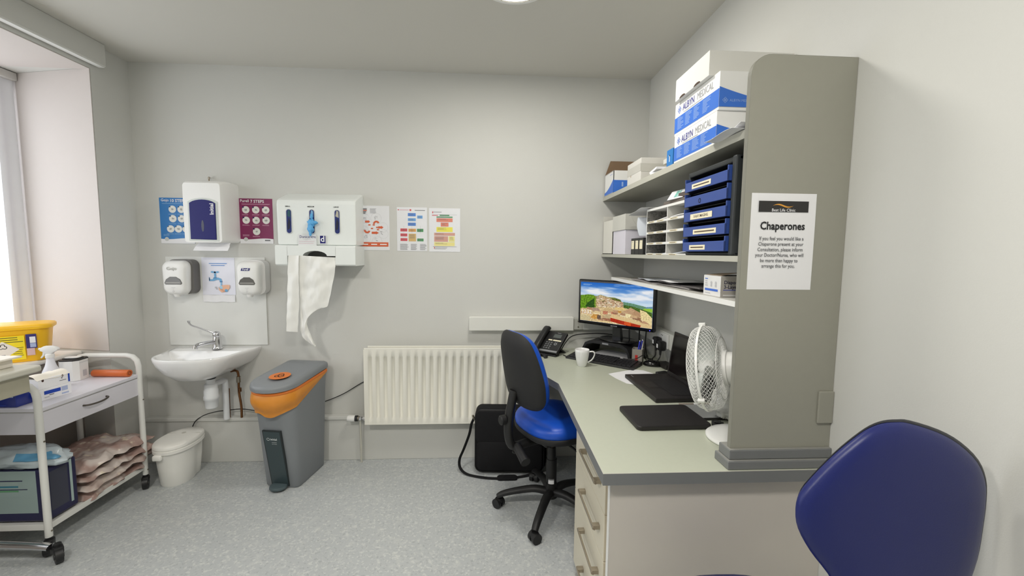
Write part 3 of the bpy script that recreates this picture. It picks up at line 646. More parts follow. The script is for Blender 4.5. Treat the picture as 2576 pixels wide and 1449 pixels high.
# ================================================================== TROLLEY
t = thing('medical_trolley', (-2.27, 2.29, 0), 'white tubular medical trolley with one drawer in front of the window recess', 'trolley')
tx0, tx1, ty0, ty1 = -2.45, -2.09, 2.01, 2.575
TW = M('trolley_frame_white', (226, 226, 222), .4, var=.015)
for y, nm in ((ty0, 'frame_hoop'), (ty1, 'frame_hoop')):
    m = MB(); pts = [(tx1, y, .085), (tx1, y, .30), (tx1, y, .60), (tx1, y, .76), (tx1 - .008, y, .795), (tx1 - .03, y, .818), (tx1 - .065, y, .826), (tx0 + .065, y, .826), (tx0 + .03, y, .818), (tx0 + .008, y, .795), (tx0, y, .76), (tx0, y, .6), (tx0, y, .085)]
    m.tube(pts, .0145, TW, 12)
    for z in (.555, .115): m.cyl((tx1 + .013, y, z), (tx1 + .0165, y, z), .004, STEEL)
    m.build(nm, t)
TL = M('trolley_laminate', (224, 222, 230), .4, var=.01); TE = M('trolley_edge', (176, 174, 172), .5)
MB().box((tx0 + .01, ty0 + .005, .694), (tx1 + .002, ty1 - .005, .712), TL, .002).box((tx0 + .01, ty0 + .005, .690), (tx1 + .0, ty1 - .005, .694), TE).build('top_tray', t)
MB().box((tx0 + .012, ty0 + .008, .585), (tx1 - .018, ty0 + .02, .690), TL).box((tx0 + .012, ty1 - .02, .585), (tx1 - .018, ty1 - .008, .690), TL).box((tx0 + .012, ty0 + .008, .585), (tx0 + .024, ty1 - .008, .69), TL).box((tx0 + .012, ty0 + .02, .585), (tx1 - .02, ty1 - .02, .592), TL).build('drawer_case', t)
dr = MB().box((tx1 - .018, ty0 + .012, .585), (tx1 - .002, ty1 - .012, .688), TL, .0015).build('drawer', t)
MB().tube([(tx1 - .004, 2.225, .648), (tx1 + .016, 2.232, .648), (tx1 + .022, 2.26, .646), (tx1 + .023, 2.29, .645), (tx1 + .022, 2.32, .647), (tx1 + .016, 2.348, .652), (tx1 - .004, 2.356, .652)], .0048, M('handle_bronze', (92, 86, 80), .35, .7), 8, sub=3).build('handle', dr)
MB().box((tx0, ty0, .125), (tx1, ty1, .137), TW, .003).box((tx1 - .003, ty0, .118), (tx1 + .003, ty1, .146), TW, .001).box((tx0, ty0 - .003, .118), (tx1, ty0 + .003, .146), TW, .001).box((tx0 - .003, ty0, .118), (tx0 + .003, ty1, .146), TW, .001).build('lower_shelf', t)
def castor(x, y, parent, r=.036, z=.085, ang=0.):
    m = MB(FR((x, y, 0), ang)); m.cyl((0, 0, z), (0, 0, z - .012), .014, BLACK)
    m.cyl((-.013, -.012, r), (.013, -.012, r), r, BLACK, n=20); m.cyl((-.017, -.012, r), (.017, -.012, r), r * .45, DGREY, n=14)
    m.box((-.018, -.03, r + .01), (.018, .014, z - .01), BLACK, .006)
    m.build('castor', parent)
for x in (tx0, tx1):
    for y in (ty0, ty1): castor(x, y, t, ang=.5)
# clear plastic packs on the lower shelf
PK_ = [two_tone('pack_film_%d' % i, c, .26, [((214, 204, 198), 9 + i, .50, .66, .85), ((128, 92, 84), 7, .54, .7, .6), ((226, 214, 190), 22, .60, .68, .7)], 0, 0, 0) for i, c in enumerate(((172, 146, 138), (186, 168, 160), (164, 136, 128), (196, 184, 176)))]  # whitish patches in the colour stand in for highlights on the crumpled film
def plastic_pack(x0, x1, y0, y1, z, h, seed, mat, label, droop=0.):
    m = MB(); N = 46
    def edge(u, v): return min(1, 9 * min(u, 1 - u)) ** .5 * min(1, 9 * min(v, 1 - v)) ** .5
    def top(u, v):
        e = edge(u, v); y = y0 + (y1 - y0) * v; x = x0 + (x1 - x0) * u; o = seed * 3.3
        rid = 1 - abs(noise.noise(V((x * 9 + y * 6, y * 9, o)))) * 2; rid2 = 1 - abs(noise.noise(V((x * 26, y * 20 + x * 8, o + 2)))) * 2
        k = max(0, v - .86) / .14
        return (x + .020 * noise.noise(V((y * 14, seed, 1))) * (u > .5) + .006 * noise.noise(V((y * 40, seed, 1))), y + .030 * noise.noise(V((x * 12, seed, 4))) * (v > .5),
                z + h * .16 + h * .55 * e * (.8 + .35 * noise.noise(V((x * 5, y * 5, o)))) + e * (.012 * rid + .006 * rid2) + .016 * (1 - e) * noise.noise(V((x * 18, y * 18, o))) + droop * k)
    def bot(u, v):
        a = top(u, v); return (a[0], a[1], min(a[2] - .0015, z + h * .10 * (1 - edge(u, v)) * (1 + noise.noise(V((a[0] * 18, a[1] * 18, seed * 3.3))))))
    m.grid(top, N, N, mat); m.grid(lambda u, v: bot(1 - u, v), N, N, mat)
    return tag(m.build('plastic_pack', smooth_angle=75), label, 'plastic pack', 'clear plastic packs on the trolley shelf')
for args in ((-2.42, -2.085, 2.205, 2.60, .1385, .040, 1, PK_[2], 'pinkish clear plastic pack at the bottom of the pile on the trolley shelf', .0),
             (-2.42, -2.075, 2.20, 2.665, .187, .042, 2, PK_[1], 'pinkish clear plastic pack second from bottom on the trolley shelf', .012),
             (-2.43, -2.075, 2.20, 2.65, .234, .045, 3, PK_[0], 'pinkish clear plastic pack second from top on the trolley shelf', .0),
             (-2.43, -2.085, 2.195, 2.66, .282, .06, 4, PK_[0], 'pinkish clear plastic pack on top of the pile on the trolley shelf', .0)):
    plastic_pack(*args)
# navy pack with pale label and a bag on top
n_ = thing('pad_pack', (-2.27, 2.11, .146), 'navy pack with a pale green front label standing on the trolley shelf', 'pack')
NVY = M('pack_navy', (38, 38, 74), .35, var=.1)
m = MB().box((-2.44, 2.032, .1462), (-2.11, 2.185, .400), NVY, .008)
p = Page(m, (-2.11, 2.032, .147), Y3, Z3); p.rect(.115, .03, .128, .25, M('pack_stripe', (170, 190, 186), .4)); p.rect(.02, .04, .105, .235, M('pack_grey_panel', (62, 64, 78), .4)); m.build('wrapper', n_)
m = MB(); LBL = M('pack_label', (150, 168, 166), .45)
m.box((-2.43, 2.0305, .19), (-2.15, 2.0325, .40), LBL, .0008); p = Page(m, (-2.43, 2.0305, .19), X3, Z3)
p.rect(.06, .13, .20, .138, M('pack_teal', (58, 120, 140), .5)); p.rect(.02, .118, .24, .122, NVY); p.rect(.09, .108, .2, .116, M('pack_green', (96, 150, 110), .5)); p.rect(.12, .16, .22, .165, NVY); p.rect(.06, .172, .1, .188, NVY); p.lines(.02, .08, .24, 3, .02, .005, LBL)
m.build('label', n_)
m = MB()
bm_ = M('bag_film', (196, 208, 214), .25, var=.25, scale=14, coat=.5); bb = M('bag_blue', (96, 158, 196), .35, var=.15)
def bag(u, v):
    a, bq = u * 2 * PI, (v - .5) * PI; dv = V((math.cos(bq) * math.cos(a), math.cos(bq) * math.sin(a), math.sin(bq)))
    q = 1 + .22 * noise.noise(dv * 3) + .08 * noise.noise(dv * 9)
    return (-2.27 + .19 * dv.x * q, 2.115 + .092 * dv.y * q, max(.402, .438 + .05 * dv.z * q - .02 * max(0, dv.x)))
m.grid(bag, 40, 20, bm_)
def bag2(u, v):
    a = bag(.78 + .20 * u, .60 + .17 * v); return (a[0] + .004, a[1] - .004, a[2] + .004)
m.grid(bag2, 10, 6, bb)
tag(m.build('plastic_bag', smooth_angle=80), 'crumpled pale blue and clear plastic bag lying over the navy pack', 'plastic bag')

# things on the trolley top
def carton(name, lo, hi, rz, label, cat, mat=PAPER, bev=.0015, c=None, deco=None, group=None):
    cx, cy = (lo[0] + hi[0]) / 2, (lo[1] + hi[1]) / 2; T = FR((cx, cy, lo[2]), rz); hx, hy, h = (hi[0] - lo[0]) / 2, (hi[1] - lo[1]) / 2, hi[2] - lo[2]
    m = MB(T); m.box((-hx, -hy, 0), (hx, hy, h), mat, bev)
    if deco: deco(m, T, hx, hy, h)
    return tag(m.build(name, loc=(cx, cy, lo[2])), label, cat, group)
def face(m, T, side, hx, hy, h, off=.0007):
    """page on one side of a carton in its local frame (m.T is already applied)"""
    o, xd = {'-y': ((-hx, -hy, 0), X3), '+x': ((hx, -hy, 0), Y3), '-x': ((-hx, hy, 0), -Y3)}[side]
    return Page(m, o, xd, Z3, off)
DB = M('print_deep_blue', (30, 70, 178), .45); PB = M('print_pale_blue', (176, 188, 222), .5)
def deco1(m, T, hx, hy, h):
    p = face(m, T, '+x', hx, hy, h); p.rect(.02, h * .5, hy * 1.3, h * .82, DB); p.rect(hy * 1.35, h * .45, hy * 1.75, h * .85, PB); p.rect(hy * 1.35, .008, hy * 1.8, .016, PB); p.rect(.02, .012, .04, .016, INKL); p.rect(.04, .02, .06, .024, INKG)
    p = face(m, T, '-y', hx, hy, h); p.rect(.01, h * .3, hx * 1.9, h * .8, DB)
carton('glove_carton', (-2.275, 2.112, .7125), (-2.165, 2.248, .768), -.17, 'white carton with a blue stripe, lower of the two stacked on the trolley', 'carton', deco=deco1, group='white cartons on the trolley')
c2 = thing('glove_carton', (-2.222, 2.18, .7685), 'opened white carton with a torn lid, upper of the two stacked on the trolley', 'carton', -.13, 'white cartons on the trolley')
T = FR((-2.222, 2.18, .7685), -.13) @ Matrix.Diagonal((1, .74, 1, 1)); m = MB(T); m.box((-.052, -.092, 0), (.052, .092, .05), PAPER, .0015)
p = face(m, T, '+x', .052, .092, .05); p.disc(.025, .043, .007, M('carton_hole', (70, 50, 45), .8)); p.disc(.14, .045, .006, M('carton_hole', (70, 50, 45), .8)); p.rect(.12, .02, .16, .023, INKG); p.disc(.135, .034, .004, INKG); p.rect(.172, .006, .183, .048, DB); m.build('box', c2)
MB(T).grid(lambda u, v: (.054 - .115 * u, -.098 + .19 * v, .0515 + .016 * math.sin(PI * min(1, u * 1.3)) + .003 * math.sin(v * 8) - .006 * (u < .1)), 12, 12, M('carton_lid', (242, 236, 224), .8), thick=.001).build('flap', c2)
sb_ = thing('spray_bottle', (-2.345, 2.335, .7125), 'white trigger spray bottle standing on the trolley', 'bottle')
SPW = M('bottle_white', (232, 232, 238), .35, sss=.0); bx, by = -2.345, 2.335
m = MB(); m.lathe([(.036, .7125), (.040, .718), (.041, .735), (.040, .775), (.034, .80), (.022, .83), (.0165, .855), (.015, .872), (.015, .884)], SPW, (bx, by, 0), 28); m.build('bottle', sb_, smooth_angle=60)
m = MB(FR((bx, by, 0), .25)); m.lathe([(.018, .874), (.018, .892), (.014, .896)], WHITE, (0, 0, 0), 18)
m.prism([(-.032, .930), (-.036, .915), (-.018, .906), (-.012, .895), (.012, .895), (.018, .903), (.036, .912), (.04, .92), (.03, .932), (.008, .938), (-.018, .938)], -.012, .012, 'XZ', WHITE, .003); m.cyl((-.036, 0, .923), (-.043, 0, .923), .006, WHITE)
m.build('spray_head', sb_)
m = MB(FR((bx, by, 0), .25)); m.prism([(-.026, .908), (-.016, .908), (-.022, .888), (-.034, .873), (-.038, .876), (-.028, .892)], -.005, .005, 'XZ', WHITE, .0015); m.build('trigger', sb_)
w_ = thing('wipe_tub', (-2.365, 2.475, .7125), 'square white wipe tub with a black lid on the trolley', 'tub')
T = FR((-2.362, 2.475, .7125), .12); m = MB(T); oct_ = [(x, y) for x, y in rrect(.10, .10, .02, 1)]
m.prism(oct_, 0, .115, 'XY', WHITE, .002); p = Page(m, (.0505, -.03, 0), Y3, Z3, .0008); p.rect(.02, .02, .045, .055, INKL); p.rect(.0, .1, .06, .102, INKL); m.build('tub', w_)
MB(T).prism([(x * 1.04, y * 1.04) for x, y in oct_], .115, .122, 'XY', BLACK, .002).prism([(x * .8, y * .6) for x, y in oct_], .122, .126, 'XY', BLACK).build('lid', w_)
MB(T).prism([(x * .7, y * .42) for x, y in rrect(.1, .1, .03, 3)], .1262, .131, 'XY', WHITE, .002).build('flip_cap', w_)
ro = thing('bag_roll', (-2.19, 2.525, .7125), 'orange roll of bin bags lying on the trolley', 'roll', 0)
OG_ = M('roll_orange', (206, 104, 48), .35, var=.1, scale=30)
MB().lathe([(.006, 0), (.0195, 0), (.0205, .002), (.0205, .203), (.0195, .205), (.006, .205)], OG_, (-2.302, 2.525, .7335), 24, V((1, -.03, 0)), smooth=True).build('roll', ro, smooth_angle=40)
MB().tube([(-2.0965, 2.519 + .011 * math.cos(a) * (1 - a / 40), .7335 + .011 * math.sin(a) * (1 - a / 40)) for a in [k * .5 for k in range(26)]], .0012, M('roll_dark', (150, 66, 30), .5), 5).build('end_spiral', ro)
bc = carton('glove_box', (-2.42, 2.03, .7125), (-2.205, 2.10, .772), 0, 'dark blue glossy box on the near end of the trolley top', 'box', M('box_blue', (28, 48, 138), .25, var=.06, coat=.3), .003,
       deco=lambda m, T, hx, hy, h: (lambda p: (p.rect(.01, h * .8, hx * 1.9, h * .88, PB), p.rect(.02, h * .6, .09, h * .67, PB), p.rect(.1, h * .15, .17, h * .2, DB)))(face(m, T, '-y', hx, hy, h)))

# sharps bin on the sill
yb_ = thing('sharps_bin', (-2.63, 2.42, .831), 'yellow clinical sharps bin with warning label on the window sill', 'bin', .35)
T = FR((-2.645, 2.455, .831), .62); YM = M('sharps_yellow', (246, 190, 24), .35, var=.02)
def yr(k, z): return [(x * k, y * k, z) for x, y in rrect(.30, .19, .05, 6)]
m = MB(T); m.loft([yr(.84, 0), yr(.86, .006), yr(.95, .16), yr(.97, .185)], YM); m.build('tub', yb_, smooth_angle=50)
m = MB(T); m.loft([yr(.99, .178), yr(1.05, .18), yr(1.055, .194), yr(1.02, .202), yr(.9, .206), yr(.6, .21)], YM); m.build('lid', yb_, smooth_angle=50)
m = MB(T); n0 = V((0, -.0085, .16)).normalized()
p = Page(m, (-.11, -.084, .015), X3, V((0, -.085, 1)), .0022)
YL2 = M('sharps_label', (250, 224, 40), .4); p.rect(0, 0, .165, .135, YL2); p.up(); GB = M('label_text', (90, 86, 40), .6); p.lines(.01, .128, .15, 3, .012, .004, GB); p.lines(.01, .075, .04, 4, .011, .003, GB); p.lines(.12, .07, .04, 5, .011, .003, GB); p.up()
p.poly([(.025, .06), (.085, .012), (.145, .06), (.085, .108)], M('label_diamond', (236, 228, 220), .5)); p.up()
for k in range(3):
    a = PI / 2 + k * 2 * PI / 3; p.ring(.085 + .008 * math.cos(a), .078 + .007 * math.sin(a), .006, .009, INK, a - 2.2, a + 2.2, 10)
p.rect(.078, .03, .092, .034, INKG); p.rect(.17, .06, .21, .14, M('label_navy', (54, 48, 116), .5)); p.up(); p.rect(.184, .09, .206, .125, PAPER); p.rect(.184, .065, .206, .088, PB); p.rect(.17, .02, .2, .06, M('label_pink', (224, 190, 190), .5))
m.build('label', yb_)

# overbed table
o_ = thing('overbed_table', (-2.25, 1.80, 0), 'grey topped overbed table on a chrome base at the left edge', 'table')
GT = M('overbed_top', (196, 194, 182), .4, var=.02); 
MB().prism(rrect(.68, .34, .03, 5, -2.275, 1.735), .926, .952, 'XY', GT, .006).build('table_top', o_)
MB().box((-2.52, 1.70, .845), (-1.957, 1.86, .9255), M('overbed_support', (168, 164, 146), .5), .004).build('support', o_)
MB().box((-2.52, 1.78, .12), (-2.44, 1.85, .845), CHROME, .008).box((-2.51, 1.775, .07), (-2.45, 1.95, .13), CHROME, .008).build('column', o_)
MB().tube([(-2.54, 1.945, .098), (-2.40, 1.945, .100), (-2.25, 1.945, .096), (-2.10, 1.945, .086), (-2.02, 1.945, .078)], .017, CHROME, 14, sub=4, flat=(1.25, .8)).build('base_bar', o_)
for x, y, a in ((-2.0, 1.955, .9), (-2.52, 1.955, .4)): castor(x, y, o_, .036, .088, a)
wt = MB(); wt.box((-2.58, 1.79, .9525), (-2.03, 1.87, .995), M('tray_white', (238, 232, 222), .5), .002).box((-2.6, 1.775, .990), (-2.0, 1.88, .998), M('tray_white', (238, 232, 222), .5), .002)
tag(wt.build('storage_tray'), 'white lidded tray on the overbed table in front of the yellow bin', 'tray')
pz = MB().prism(rrect(.30, .1, .03, 4, -2.3, 1.68), .9525, .956, 'XY', M('clip_folder', (206, 208, 206), .5)); pz.box((-2.33, 1.68, .956), (-2.26, 1.692, .962), DGREY, .003)
tag(pz.build('clipboard'), 'pale clipboard lying on the overbed table', 'clipboard')
# ================================================================== DESK
ZD = .785
dk = thing('corner_desk', (.75, 1.9, 0), 'grey laminate corner desk top along the right wall', 'desk')
out = [(XR - .001, 1.216), (.357, 1.216), (.363, 1.7), (.368, 2.107), (.301, 2.288), (.20, 2.52), (.20, YB - .001), (XR - .001, YB - .001)]
m = MB(); m.prism(out, ZD - .038, ZD - .0005, 'XY', DESKE)
ins = [(XR - .001, 1.219), (.360, 1.219), (.366, 1.7), (.371, 2.108), (.304, 2.289), (.203, 2.521), (.203, YB - .001), (XR - .001, YB - .001)]
m.add([(x, y, ZD) for x, y in ins], [list(range(8))[::-1]], DESKT)
k = len(out)
m.add([(x, y, ZD - .0005) for x, y in out] + [(x, y, ZD) for x, y in ins], [(i, k + i, k + (i + 1) % k, (i + 1) % k) for i in range(k)], GLAME)
m.build('worktop', dk)
EP = M('end_panel_grey', (206, 200, 192), .5, var=.015)
e = MB().box((.392, 1.250, 0), (XR - .001, 1.268, ZD - .0385), EP); e.box((.3895, 1.2495, 0), (.3915, 1.2685, ZD - .0385), WHITE); e.build('end_panel', dk)
MB().box((.40, 2.875, .69), (1.0, YB - .001, ZD - .0385), M('batten', (150, 150, 146), .6)).build('rear_batten', dk)
du = thing('drawer_unit', (.72, 1.54, 0), 'cream four-drawer unit under the desk with bar handles', 'drawer unit')
MB().box((.418, 1.2695, .0), (1.04, 1.79, ZD - .039), M('carcass_brown', (168, 152, 130), .5)).build('carcass', du)
for i in range(4):
    z1 = ZD - .042 - i * .168; z0 = z1 - .165
    if i == 3: z0 = .06
    dr = MB().box((.398, 1.325, z0), (.4175, 1.785, z1), CREAM, .0015).build('drawer', du)
    zh = z1 - .076; HS = M('handle_satin', (172, 162, 146), .35, .75, .04)
    m = MB()
    for y in (1.385, 1.60): m.box((.372, y - .010, zh - .008), (.3985, y + .010, zh + .008), HS, .0015)
    m.box((.370, 1.373, zh - .0045), (.376, 1.612, zh + .0045), HS, .001).box((.376, 1.373, zh - .009), (.380, 1.612, zh - .004), HS, .001)
    m.build('handle', dr)

# ================================================================== SHELVING
sh = thing('shelving_unit', (.95, 2.0, ZD), 'grey laminate shelving with a tall rounded side panel on the right wall', 'shelves')
pts = [(XR - .001, .846), (XR - .001, 2.056)] + [(.8375 - .0615 * math.sin(a), 1.9945 + .0615 * math.cos(a)) for a in [PI / 2 * k / 8 for k in range(9)]] + [(.7755, .846)]
m = MB(); m.prism([(x, z) for x, z in pts], 1.245, 1.263, 'XZ', GLAM)
# pale edging band on the visible left and top edge
L_ = [(XR - .001, 2.0565)] + [(.8375 - .062 * math.sin(a), 1.9945 + .062 * math.cos(a)) for a in [PI / 2 * k / 8 for k in range(9)]] + [(.775, .846)]
m.loft([[(x, 1.2452, z), (x, 1.2628, z)] for x, z in L_], GLAME, (False, False))
m.build('side_panel', sh)
def step(x, y0, y1, z0, z1, nm):
    m = MB(); m.box((x, y0, z0), (XR - .001, y1, z1 - .001), DESKE, .003).box((x + .003, y0 + .003, z1 - .002), (XR - .001, y1 - .003, z1 - .0004), M('step_top', (150, 150, 146), .5)); m.build(nm, sh)
step(.757, 1.222, 1.302, ZD + .0003, .814, 'plinth'); step(.766, 1.232, 1.295, .814, .846, 'plinth')
for x, y1, z0, z1, wm_ in ((.797, YB - .001, 1.826, 1.853, 0), (.797, YB - .001, 1.440, 1.459, 0), (.797, 2.665, 1.294, 1.312, 1)):
    m = MB(); m.box((x + .001, 1.2632, z0), (XR - .001, y1, z1), GLAM if not wm_ else M('shelf_pale', (196, 194, 188), .5)); m.box((x - .0005, 1.2632, z0), (x + .001, y1, z1), GLAME if not wm_ else WHITE); m.build('shelf', sh)
MB().box((1.055, 1.238, .927), (XR - .001, 1.2448, 1.031), GLAM, .002).build('cover_plate', sh)
# chaperone notice
m = MB(); nx, nz = .798, 1.356
m.grid(lambda u, v: (nx + .2055 * u, 1.2443 - .0015 * math.sin(u * 2.5) * math.sin(v * 3), nz + .2945 * v), 6, 6, PAPER, thick=.0006)
p = Page(m, (nx, 1.2425, nz), X3, Z3, .0006)
BK = M('banner_black', (44, 42, 42), .5); GO = M('swoosh_gold', (226, 160, 60), .5)
p.rect(.022, .238, .180, .271, BK); p.up()
def wave(x, y, w, h): p.poly([(x + w * k / 10, y + h * (math.sin(k / 10 * 6.28) * .5) + h * .30 * math.sin(k / 10 * PI)) for k in range(11)] + [(x + w * k / 10, y + h * (math.sin(k / 10 * 6.28) * .5) - h * .30 * math.sin(k / 10 * PI)) for k in range(10, -1, -1)], GO)
wave(.066, .257, .066, .008)
p.text('Best Life Clinic', .0125, .101, .2435, PAPER, bold=.01)
p.text('Chaperones', .033, .101, .195, INK, bold=.022, sx=.88)
for i, s_ in enumerate(('If you feel you would like a', 'Chaperone present at your', 'Consultation, please inform', 'your Doctor/Nurse, who will', 'be more than happy to', 'arrange this for you.')):
    p.text(s_, .0155, .100 - .001 * i, .157 - .0168 * i, M('ink_soft', (70, 70, 74), .7), bold=.004, sx=.84)
tag(m.build('chaperone_notice'), 'white printed chaperone notice taped to the grey side panel', 'notice')

# ------------------------------------------------ top shelf
ZT = 1.8535
AB = M('carton_blue', (58, 116, 214), .45, var=.03); AW_ = M('carton_white', (238, 238, 236), .55, var=.01); LBt = M('carton_print', (150, 180, 232), .5); BRN = M('carton_brown', (132, 108, 84), .8, var=.06)
def logo(p, x, y, s_, mat):
    for dx, dy in ((0, 1), (0, -1), (1, 0), (-1, 0)):
        cx, cy = x + dx * s_ * .62, y + dy * s_ * .62; a, b_ = s_ * .55, s_ * .36
        for q in range(4):
            a0, a1 = PI / 2 * q, PI / 2 * (q + 1)
            p.poly([(cx + a * math.cos(a0), cy + a * math.sin(a0)), (cx + a * math.cos(a1), cy + a * math.sin(a1)), (cx + b_ * math.cos(a1), cy + b_ * math.sin(a1)), (cx + b_ * math.cos(a0), cy + b_ * math.sin(a0))], mat)
def albyn(x0, y0, y1, z, h, label, dx=0):
    m = MB(); x1 = x0 + .26
    m.box((x0, y0, z), (x1, y1, z + h), AW_, .001); L = y1 - y0
    m.box((x0 - .0008, y0 - .0008, z + h * .07), (x1 + .0005, y0 + .0005, z + h * .075), INKL)
    p = Page(m, (x0, y1, z), -Y3, Z3); p.rect(0, h * .08, L, h * .56, AB); p.up()
    for i in range(4):
        for r_ in range(9): p.rect(L * (.08 + .2 * i), h * (.50 - .042 * r_), L * (.08 + .2 * i) + L * .16 * (.5 + .5 * random.random()), h * (.518 - .042 * r_), LBt)
    logo(p, L * .12, h * .76, .014, BLUE); p.text('ALBYN', .038, L * .345, h * .755, M('albyn_navy', (86, 86, 160), .5), bold=.005, sx=.84); p.text('MEDICAL', .038, L * .715, h * .755, M('albyn_grey', (168, 170, 176), .5), sx=.76, bold=-.006)
    p.lines(L * .22, h * .62, L * .5, 1, .01, .003, INKL)
    W2 = x1 - x0; p = Page(m, (x0, y0, z), X3, Z3)
    p.poly([(0, h * .08), (W2, h * .08)] + [(W2 * (1 - k / 10), h * (.20 + .40 * (k / 10) ** 1.6)) for k in range(11)], AB); p.up()
    logo(p, .022, h * .25, .009, LBt); p.text('ALBYN MEDICAL', .0125, .085, h * .245, LBt)
    return tag(m.build('glove_carton'), label, 'carton', 'blue and white cartons on the top shelf')
albyn(.803, 1.478, 1.815, ZT, .116, 'blue and white lettered carton standing on the top shelf, lower of two')
albyn(.803, 1.470, 1.820, ZT + .1165, .132, 'blue and white lettered carton stacked on another, under the plain white box')
m = MB(); zb = ZT + .2495
m.box((.785, 1.515, zb), (1.10, 1.785, zb + .088), M('storage_box_board', (226, 225, 220), .6, var=.01), .0015)
p = Page(m, (.785, 1.785, zb), -Y3, Z3)
for y in (.065, .185): p.poly([(y + .026 * math.cos(PI * k / 8), .009 * math.sin(PI * k / 8)) for k in range(9)], M('slot_brown', (70, 52, 40), .8))
tag(m.build('storage_box'), 'plain white box topmost of the stack on the top shelf', 'box')
# open far carton
oc = thing('open_carton', (.92, 2.80, ZT), 'open blue and white carton with brown flaps at the far end of the top shelf', 'carton')
m = MB(); bx0, bx1, by0, by1, bh = .803, 1.02, 2.705, 2.905, .145
for lo, hi in (((bx0, by0, ZT), (bx0 + .004, by1, ZT + bh)), ((bx1 - .004, by0, ZT), (bx1, by1, ZT + bh)), ((bx0, by0, ZT), (bx1, by0 + .004, ZT + bh)), ((bx0, by1 - .004, ZT), (bx1, by1, ZT + bh)), ((bx0, by0, ZT), (bx1, by1, ZT + .004))): m.box(lo, hi, AW_)
L = by1 - by0; p = Page(m, (bx0, by1, ZT), -Y3, Z3); p.poly([(0, .006), (L, .006), (L, bh * .62)] + [(L * (1 - k / 8), bh * (.16 + .46 * (1 - k / 8) ** 1.7)) for k in range(1, 9)], AB); p.rect(L * .6, bh * .85, L * .9, bh * .88, PB)
L = bx1 - bx0; p = Page(m, (bx0, by0, ZT), X3, Z3); p.rect(0, .006, L, bh * .58, AB); logo(p, L * .55, bh * .80, .017, BLUE); p.up(); p.rect(L * .25, bh * .3, L * .3, bh * .5, LBt)
m.build('box', oc)
m = MB(); m.prism([(bx0 + .035, ZT + bh + .10), (bx1, ZT + bh + .10), (bx1, ZT + bh), (bx0, ZT + bh)], by1 - .004, by1, 'XZ', BRN); m.box((bx0, by0 + .005, ZT + bh - .004), (bx1, by1 - .005, ZT + bh - .002), BRN); m.build('flap', oc)
m = MB(); m.box((.803, 2.215, ZT), (1.07, 2.43, ZT + .118), M('box_offwhite', (216, 214, 208), .6), .002); TP = M('tape_clear', (198, 196, 188), .3, coat=.3)
p = Page(m, (.803, 2.43, ZT), -Y3, Z3); p.rect(0, .05, .215, .09, TP); p.disc(.06, .045, .006, M('smudge', (190, 170, 150), .7))
p = Page(m, (.803, 2.215, ZT), X3, Z3); p.rect(0, .045, .267, .088, TP)
tag(m.build('taped_box'), 'off-white taped box on the top shelf beside the open carton', 'box')
MB_ = MB(); MB_.box((.90, 1.96, ZT + .07), (1.08, 2.16, ZT + .095), M('box_offwhite', (216, 214, 208), .6), .002).box((.92, 1.97, ZT), (1.07, 2.15, ZT + .07), M('box_greyish', (196, 194, 188), .6), .002)
tag(MB_.build('lidded_box'), 'pale lidded box behind the white pads on the top shelf', 'box')
for i, (y0, y1, x0, x1, z0, rz, lb_) in enumerate(((1.95, 2.09, .815, .90, ZT, .2, 'white pad lying flat, lower of the two by the small blue box'), (1.98, 2.12, .805, .88, ZT + .013, -.15, 'white pad lying askew, upper of the two by the small blue box'))):
    T = FR(((x0 + x1) / 2, (y0 + y1) / 2, z0), rz); m = MB(T); m.box((-(x1 - x0) / 2, -(y1 - y0) / 2, 0), ((x1 - x0) / 2, (y1 - y0) / 2, .011), PAPER, .001); tag(m.build('note_pad'), lb_, 'note pad', 'white pads on the top shelf')
m = MB(); m.box((.805, 1.832, ZT), (.87, 1.895, ZT + .075), M('box_sky_blue', (28, 120, 196), .4), .001); p = Page(m, (.805, 1.895, ZT), -Y3, Z3); p.rect(.028, .02, .034, .05, PAPER); p.rect(.024, .044, .034, .05, PAPER)
tag(m.build('small_box'), 'small bright blue box beside the lettered cartons', 'box')
for i, (dy, dx, q) in enumerate(((0, 0, 0), (.02, .012, .003), (-.015, .02, .006))):
    m = MB(); m.grid(lambda u, v: (.752 + dx + .215 * u, 1.275 + dy + .02 + .165 * v + .05 * (i == 1) * u, ZT + .0015 + q + (.028 if i == 2 else .006) * max(0, .3 - v) ** 1.1 + .003 * math.sin(v * 6 + i)), 8, 8, PAPER, thick=.0008)
    tag(m.build('paper_sheet', smooth_angle=70), 'loose white paper lying on the near end of the top shelf, %s of three' % ('lowest', 'middle', 'topmost')[i], 'paper', 'loose papers on the top shelf')

# ------------------------------------------------ middle shelf
ZM = 1.4595
m = MB(); BXW = M('file_white', (226, 224, 216), .6)
for lo, hi in (((.803, 2.685, ZM), (.807, 2.912, ZM + .222)), ((.803, 2.685, ZM), (1.07, 2.689, ZM + .222)), ((.803, 2.908, ZM), (1.07, 2.912, ZM + .26)), ((1.066, 2.685, ZM), (1.07, 2.912, ZM + .25)), ((.803, 2.685, ZM), (1.07, 2.912, ZM + .004))): m.box(lo, hi, BXW)
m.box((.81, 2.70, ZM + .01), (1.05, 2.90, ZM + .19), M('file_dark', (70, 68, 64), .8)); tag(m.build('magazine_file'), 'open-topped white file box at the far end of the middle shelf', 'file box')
lb2 = thing('archive_box', (.93, 2.55, ZM), 'pale archive box with a grey flip lid beside the white file box', 'box')
MB().box((.806, 2.44, ZM), (1.06, 2.68, ZM + .145), M('archive_lilac', (222, 219, 230), .6), .001).build('box', lb2)
MG = M('archive_grey', (206, 205, 198), .6)
m = MB(); m.box((.801, 2.435, ZM + .1455), (1.065, 2.684, ZM + .238), MG, .0012); m.build('lid', lb2)
